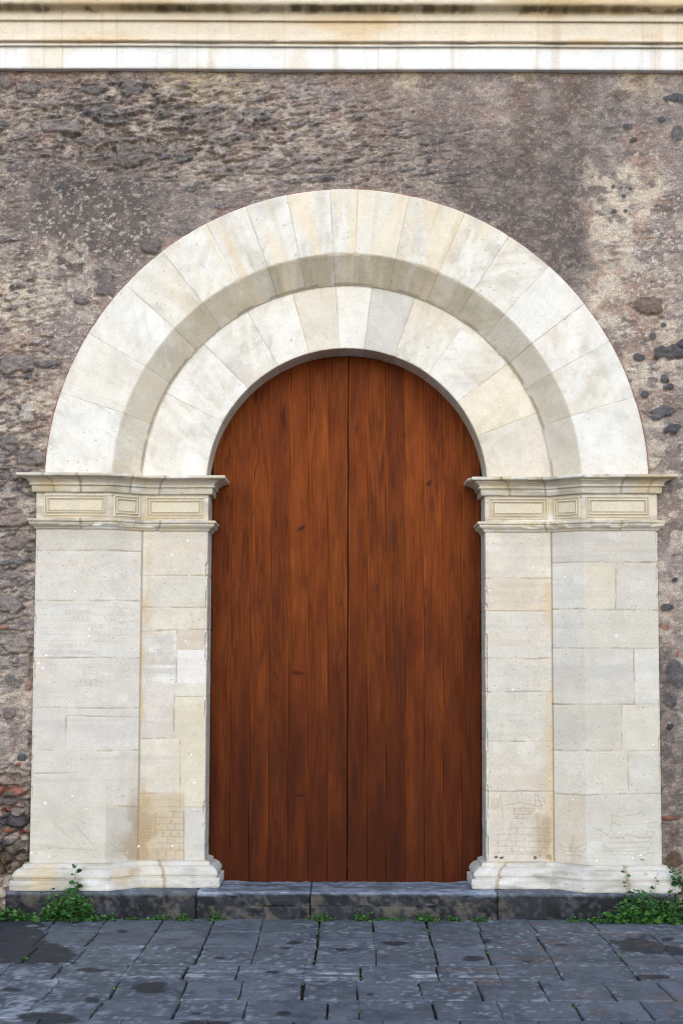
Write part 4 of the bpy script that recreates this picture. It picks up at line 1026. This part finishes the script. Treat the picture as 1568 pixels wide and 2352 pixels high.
# ------------------------------------------------------------------ ground
def ground():
    Me = attr_mat('joint_earth', 0.95, [(8, .7, 1.3), (60, .7, 1.3)], [(60, 0.5, 0.01)], spec=0.1)
    V = [(-60, -90, -0.020), (60, -90, -0.020), (60, 40, -0.020), (-60, 40, -0.020)]
    o = mesh_obj('ground', V, [(0, 1, 2, 3)], Me, None, np.broadcast_to(C(52, 50, 46), (4, 3)), False); tag(o, kind='structure')
    # rows of paving: py of each course joint, px of the cross joints with the row they were read from
    P5 = lambda x, y: zq([(x, y)], 0, 1900, 1.96)[0]
    P6 = lambda x, y: zq([(x, y)], 775, 1900, 1.96)[0]
    rows_py = [1.0, 490, 560, 640, 708, 800, 886]
    ys = [-0.14] + [pg(784, P5(0, y)[1])[1] for y in rows_py[1:]]
    top = [pg(*P5(x, y))[0] for x, y in ((30, 450), (250, 440), (480, 440), (740, 430), (970, 430), (1195, 415), (1445, 430))] + [pg(*P6(x, y))[0] for x, y in ((165, 440), (405, 450), (635, 450), (875, 450), (1165, 460), (1405, 480))]
    r3 = [pg(*P5(x, 640))[0] for x in (120, 330, 600, 880, 1137, 1420)] + [pg(*P6(x, 650))[0] for x in (182, 468, 695, 985, 1310, 1568)]
    r4 = [pg(*P5(x, 670))[0] for x in (20, 262, 560, 835, 1070, 1372)] + [pg(*P6(x, 680))[0] for x in (112, 458, 733, 1010, 1345)]
    r5 = [pg(*P5(x, 750))[0] for x in (235, 520, 832, 1092, 1366)] + [pg(*P6(x, 760))[0] for x in (90, 385, 650, 940, 1235, 1490)]
    r6 = [pg(*P5(x, 840))[0] for x in (140, 440, 795, 1105, 1478)] + [pg(*P6(x, 850))[0] for x in (105, 448, 742, 1095, 1405)]
    def ext(l):
        l = sorted(l)
        while l[0] > -7: l.insert(0, l[0] - random.uniform(0.34, 0.42))
        while l[-1] < 7: l.append(l[-1] + random.uniform(0.34, 0.42))
        return l
    r1 = ext(top); r3e = ext(r3)
    def mid(a, b, t):
        return [x + t * (min(b, key=lambda v: abs(v - x)) - x) * 0.5 for x in a]
    rows = [(ys[0], ys[1], r1, 1), (ys[1], ys[2], mid(r1, r3e, .6), 1), (ys[2], ys[3], mid(r1, r3e, 1.2), 1), (ys[3], ys[4], ext(r4), 0), (ys[4], ys[5], ext(r5), 0), (ys[5], ys[6], ext(r6), 0)]
    y = ys[6]
    rows.insert(0, (0.6, ys[0], ext([random.uniform(-.2, .2)]), 0))
    while y > -13:
        y2 = y - random.uniform(0.40, 0.5); rows.append((y, y2, ext([random.uniform(-.2, .2)]), 0)); y = y2
    VV, FF, CC = [], [], []; n0 = 0; joints = []
    for ri, (ya, yb, xl, al) in enumerate(rows):
        for k in range(len(xl) - 1):
            gx = random.uniform(0.0022, 0.0052); x0, x1 = xl[k] + gx, xl[k + 1] - gx
            near = (yb > -5.2) and abs((x0 + x1) / 2) < 3.4
            st = 0.016 if near else 0.12
            gy = random.uniform(0.0003, 0.0016) if al else random.uniform(0.0015, 0.0045)
            y0, y1 = yb + gy, ya - gy
            if near: joints.append((xl[k], ya, yb))
            nx = max(4, int((x1 - x0) / st)); ny = max(4, int((y1 - y0) / st))
            ex = np.concatenate([[0, 0.0015 / (x1 - x0), 0.005 / (x1 - x0)], np.linspace(0.02 / (x1 - x0), 1 - 0.02 / (x1 - x0), nx), [1 - 0.005 / (x1 - x0), 1 - 0.0015 / (x1 - x0), 1]])
            ey = np.concatenate([[0, 0.0015 / (y1 - y0), 0.005 / (y1 - y0)], np.linspace(0.02 / (y1 - y0), 1 - 0.02 / (y1 - y0), ny), [1 - 0.005 / (y1 - y0), 1 - 0.0015 / (y1 - y0), 1]])
            A, B = np.meshgrid(ex, ey)
            sk = [random.uniform(-0.008, 0.008) for _ in range(4)]
            X = x0 + (x1 - x0) * A + sk[0] * (1 - B) + sk[1] * B; Y = y0 + (y1 - y0) * B
            X = X + 0.006 * (fbm(Y * 9, Y * 0 + k, 970 + ri, 3) - 0.5) * (1 - np.abs(2 * A - 1) * 0)
            Y = Y + 0.006 * (fbm(X * 9, X * 0 + ri, 980, 3) - 0.5)
            d = np.minimum(np.minimum(A, 1 - A) * (x1 - x0), np.minimum(B, 1 - B) * (y1 - y0))
            tx, ty, tz = random.uniform(-.003, .003), random.uniform(-.003, .003), random.uniform(-.0015, .0015)
            Z = tz + tx * (A - .5) + ty * (B - .5) - 0.0025 * (1 - ss(0, 0.005, d)) - 0.006 * (1 - ss(0, 0.022, d)) * ss(0.60, 0.72, fbm(X * 14, Y * 14, 991, 3)) + 0.004 * (fbm(X * 8, Y * 8, 990, 4) - .5)
            Z = np.where(d < 1e-6, -0.05, Z)
            n1 = fbm(X * 5 + 50, Y * 4, 1000, 4); n2 = fbm(X * 22 + 9, Y * 14, 1001, 4); n3 = fbm(X * 1.3, Y * 1.3 + 4, 1002, 3)
            tint = random.uniform(0.80, 1.18)
            c = np.broadcast_to(C(102, 109, 118) * tint, X.shape + (3,)).copy()
            c = mix(c, C(80, 87, 97), 0.7 * ss(0.45, 0.65, n1)); c = mix(c, C(114, 125, 140), 0.6 * ss(0.54, 0.72, n2) * 0.7)
            c = mix(c, C(176, 183, 192), 0.5 * ss(0.62, 0.74, fbm(X * 36, Y * 20, 1007, 3)) * ss(.42, .6, n3 + .3 * (n1 - .5)))
            c = mix(c, C(54, 61, 71), 0.4 * ss(0.58, 0.72, fbm(X * 12 + 7, Y * 11, 1008, 4)))
            # scuffed pale band that runs along one course, damp blots
            sc = ss(0.14, 0.03, np.abs(Y - ys[4] - 0.13)) * ss(0.46, 0.6, fbm(X * 4, Y * 16, 1003, 4)) * ss(1.35, 0.7, np.abs(X + 0.25))
            sc = np.clip(sc + 0.7 * ss(0.5, 0.62, fbm(X * 9, Y * 5, 1006, 4)) * ss(-1.0, -1.6, X) * ss(-1.6, -2.2, Y), 0, 1)
            c = mix(c, C(196, 202, 210), 0.8 * sc * ss(0.36, 0.58, n2))
            PX, PY = proj(X, Y, 0 * X)
            wet = np.zeros(X.shape)
            for (bx, by, brx, bry) in ((20, 2145, 95, 38), (60, 2185, 110, 30), (120, 2200, 60, 16), (345, 2268, 48, 13), (1462, 2170, 58, 20), (1500, 2182, 50, 12), (1556, 2188, 26, 10), (1090, 2202, 30, 9), (1290, 2170, 14, 4), (785, 2180, 18, 5), (910, 2168, 28, 6), (672, 2166, 20, 4), (630, 2235, 18, 6),
                                       (650, 2330, 17, 6), (110, 2340, 90, 14), (460, 2352, 60, 9), (280, 2140, 12, 4), (218, 2230, 50, 6), (450, 2330, 14, 5), (1215, 2208, 16, 4), (1500, 2245, 44, 6), (30, 2275, 26, 5), (1530, 2160, 18, 6), (1120, 2162, 12, 5), (505, 2202, 12, 3), (660, 2178, 16, 3), (215, 2300, 18, 7), (850, 2285, 10, 3)):
                sel = 1 - ss(0.84, 0.98, np.hypot((PX - bx) / brx, (PY - by) / bry) + 1.1 * (fbm(X * 12, Y * 9, 1004, 4) - 0.5))
                wet = np.maximum(wet, sel)
            c = mix(c, C(33, 37, 44), 0.85 * wet)
            c = mix(c, C(120, 92, 78), 0.35 * ss(0.66, 0.75, fbm(X * 5 + 80, Y * 6, 1005, 4)) * (X > 0.4))
            V = np.stack([X, Y, Z], -1).reshape(-1, 3)
            VV.append(V); CC.append(c.reshape(-1, 3)); FF.append(grid_faces(len(ey), len(ex), n0)); n0 += len(V)
    o = mesh_obj('pavement', np.concatenate(VV), np.concatenate(FF), M_PAVE, None, np.concatenate(CC)); tag(o, kind='structure')
    return rows, joints

# ------------------------------------------------------------------ weeds
GREENS = [(0.022, 0.085, 0.014), (0.03, 0.115, 0.018), (0.045, 0.155, 0.024), (0.013, 0.05, 0.012), (0.065, 0.185, 0.03)]
def leaf(acc, p, d, up, L, Wd, c):
    d = d.normalized(); s = d.cross(up)
    if s.length < 1e-4: s = Vector((1, 0, 0))
    s.normalize(); n = s.cross(d)
    dr = -0.18 * L
    pts = [p, p + d * L * .28 + s * Wd * .42 + n * Wd * .12, p + d * L * .62 + s * Wd * .46 + n * (dr * .3 + Wd * .12), p + d * L + n * dr, p + d * L * .62 - s * Wd * .46 + n * (dr * .3 + Wd * .12), p + d * L * .28 - s * Wd * .42 + n * Wd * .12, p + d * L * .3, p + d * L * .64 + n * dr * .35]
    F = [(0, 1, 6), (1, 2, 7, 6), (2, 3, 7), (3, 4, 7), (4, 5, 6, 7), (5, 0, 6)]
    acc.add([tuple(q) for q in pts], F, c)
def tube(acc, pts, r0, r1, c):
    V = []; F = []; k = 5
    for i, p in enumerate(pts):
        d = (pts[min(i + 1, len(pts) - 1)] - pts[max(i - 1, 0)]).normalized()
        s = d.cross(Vector((0.3, 1, 0.2))).normalized(); t = d.cross(s); r = r0 + (r1 - r0) * i / (len(pts) - 1)
        for j in range(k):
            a = 2 * math.pi * j / k; V.append(tuple(p + (s * math.cos(a) + t * math.sin(a)) * r))
    for i in range(len(pts) - 1):
        for j in range(k): F.append((i * k + j, i * k + (j + 1) % k, (i + 1) * k + (j + 1) % k, (i + 1) * k + j))
    acc.add(V, F, c)
def weed(name, label, base, shoots, group=None, hue=0.75):
    """shoots: list of (dx, dy, height, lean x, lean y, leaves, leaf length)"""
    t = thing(name, label, 'weed', base, group)
    st, lf = Acc(), Acc()
    b = Vector(base)
    for (dx, dy, h, lx, ly, nl, ll) in shoots:
        p0 = b + Vector((dx, dy, -0.01)); pts = []
        for i in range(7):
            f = i / 6
            pts.append(p0 + Vector((lx * f ** 1.4 + random.uniform(-.004, .004), ly * f ** 1.4 + random.uniform(-.004, .004), h * f)))
        tube(st, pts, 0.0022, 0.0009, (0.07, 0.10, 0.03))
        for i in range(nl):
            f = 0.12 + 0.88 * (i + random.random() * .6) / nl
            q = f * 6; k = min(5, int(q)); p = pts[k].lerp(pts[k + 1], q - k)
            a = i * 2.4 + random.uniform(-.5, .5)
            d = Vector((math.cos(a), math.sin(a) * 0.9 - 0.25, random.uniform(-0.05, 0.55)))
            L = ll * (1.15 - 0.55 * f) * random.uniform(.75, 1.25)
            cc = np.array(random.choice(GREENS)) * random.uniform(.8, 1.2) * hue
            leaf(lf, p + d.normalized() * 0.004, d, Vector((random.uniform(-.4, .4), -random.uniform(.2, 1.2), .8)), L, L * random.uniform(.65, .9), cc)
    if st.n: st.build('stem', M_LEAF, t)
    lf.build('foliage', M_LEAF, t)
    return t
def bush(n, rx, ry, hmax, seed, ll=0.034, gauss=True):
    rnd = random.Random(seed); out = []
    for i in range(n):
        x = rnd.gauss(0, 0.45) * rx if gauss else rnd.uniform(-1, 1) * rx
        k = max(0.15, 1 - (abs(x) / rx) ** 1.5 * 0.9)
        out.append((x, -abs(rnd.gauss(0, 0.5)) * ry, hmax * k * rnd.uniform(.30, 1.0), rnd.uniform(-.06, .06) + x * 0.2, -rnd.uniform(0, .05), rnd.randint(7, 12), ll * rnd.uniform(.75, 1.15)))
    return out
def weeds():
    g = lambda px, py: pw(px, py, -0.185)[0]
    yb = -0.185
    sh = bush(76, 0.17, 0.11, 0.25, 1, .040)
    sh += [(0.02, -0.005, 0.36, 0.02, -0.02, 16, 0.060), (-0.07, 0, 0.21, -0.05, -0.02, 9, .04), (-0.11, 0, 0.19, -0.06, -0.02, 8, .04), (0.10, 0, 0.16, 0.06, -.02, 9, .038)]
    weed('weed_clump', 'bushy green weed with one tall upright shoot in front of the left plinth', (g(160, 2110), yb, 0), sh)
    weed('weed_clump', 'low bright green weed at the left edge beside the step end', (g(18, 2110), yb, 0), bush(44, 0.17, 0.08, 0.11, 2, .036))
    weed('weed_clump', 'broad leafy green weed mound below the right plinth', (g(1465, 2128), yb, 0), bush(84, 0.18, 0.12, 0.24, 3, .042) + [(-0.06, 0.0, 0.33, -0.02, -0.01, 10, .042), (0.1, 0.02, 0.31, 0.03, 0, 7, .04)])
    weed('weed_clump', 'dark green weed at the far right corner of the step', (g(1550, 2125), yb, 0), bush(54, 0.14, 0.10, 0.24, 4, .042), hue=0.55)
    x0, z0 = pw(1562, 2030, -0.14)
    weed('weed_clump', 'dark leafy sprig growing up beside the right end of the white plinth', (x0, -0.145, z0 - 0.02), [(0.0, 0, 0.16, -0.10, -0.02, 12, .038), (0.02, 0, 0.13, -0.02, -0.02, 9, .04), (0.03, 0, 0.09, 0.03, -0.02, 8, .04), (-.005, 0, .10, -.05, -.03, 8, .036)], hue=0.7)
    T = [(300, 'small weed tuft at the step foot just right of the bushy weed', .05, .05, 8), (372, 'low spreading weed under the left plinth between two small tufts', .09, .05, 12), (425, 'green tuft at the step foot under the inner end of the left plinth', .07, .06, 10), (500, 'dense little weed tuft at the step joint left of the door', .035, .08, 9),
         (737, 'flat green weed in the paving joint below the lichen patch of the step', .06, .06, 12), (836, 'upright little weed on the dark step just right of the door seam', .03, .10, 8), (892, 'low weed row along the step foot right of the door seam', .10, .06, 14), (975, 'leafy weed tuft at the step foot below the right door leaf', .07, .07, 12), (1045, 'tiny weed at the step foot below the right door edge', .03, .05, 6), (1092, 'single small tuft left of the step joint near the right plinth', .03, .05, 6), (1310, 'low weed tuft beneath the middle of the right plinth', .05, .06, 9), (1368, 'small weed tuft just left of the leafy mound', .07, .06, 9), (240, 'trailing low weed close to the right side of the bushy weed', .08, .07, 10)]
    for px, lab, rx, h, n in T:
        weed('weed_tuft', lab, (g(px, 2112), yb + 0.006, 0), bush(n, rx, 0.04, h, px, .022, False), group='weed tufts along the foot of the step')
def moss(rows, joints):
    a = Acc(); rnd = random.Random(9)
    for (x, ya, yb) in joints:
        if abs(x) > 2.9: continue
        if rnd.random() < 0.72:
            n = rnd.randint(4, 26); t0 = rnd.random(); sp = rnd.uniform(.08, .5)
            for _ in range(n):
                t = min(1, max(0, t0 + rnd.gauss(0, .3) * sp)); p = Vector((x + rnd.gauss(0, .005), yb + (ya - yb) * t, -0.012 + rnd.random() * .008))
                an = rnd.uniform(0, 6.28); L = rnd.uniform(.008, .020)
                leaf(a, p, Vector((math.cos(an), math.sin(an), rnd.uniform(.3, 1.2))), Vector((0, 0, 1)), L, L * .6, np.array(rnd.choice(GREENS)) * rnd.uniform(.6, 1.1))
    for (ya, yb, xl, al) in rows:
        if yb < -4.6 or al: continue
        for _ in range(26):
            x = rnd.uniform(-2.6, 2.6)
            for _ in range(rnd.randint(2, 9)):
                p = Vector((x + rnd.gauss(0, .03), yb + rnd.gauss(0, .004), -0.012 + rnd.random() * .008)); an = rnd.uniform(0, 6.28); L = rnd.uniform(.007, .016)
                leaf(a, p, Vector((math.cos(an), math.sin(an), rnd.uniform(.3, 1.2))), Vector((0, 0, 1)), L, L * .6, np.array(rnd.choice(GREENS)) * rnd.uniform(.6, 1.1))
    o = a.build('moss', M_LEAF)
    tag(o, 'small green moss and seedlings growing in the paving joints', 'moss', kind='stuff')

rubble_wall()
portal()
door()
lava_step()
rows, joints = ground()
weeds()
moss(rows, joints)
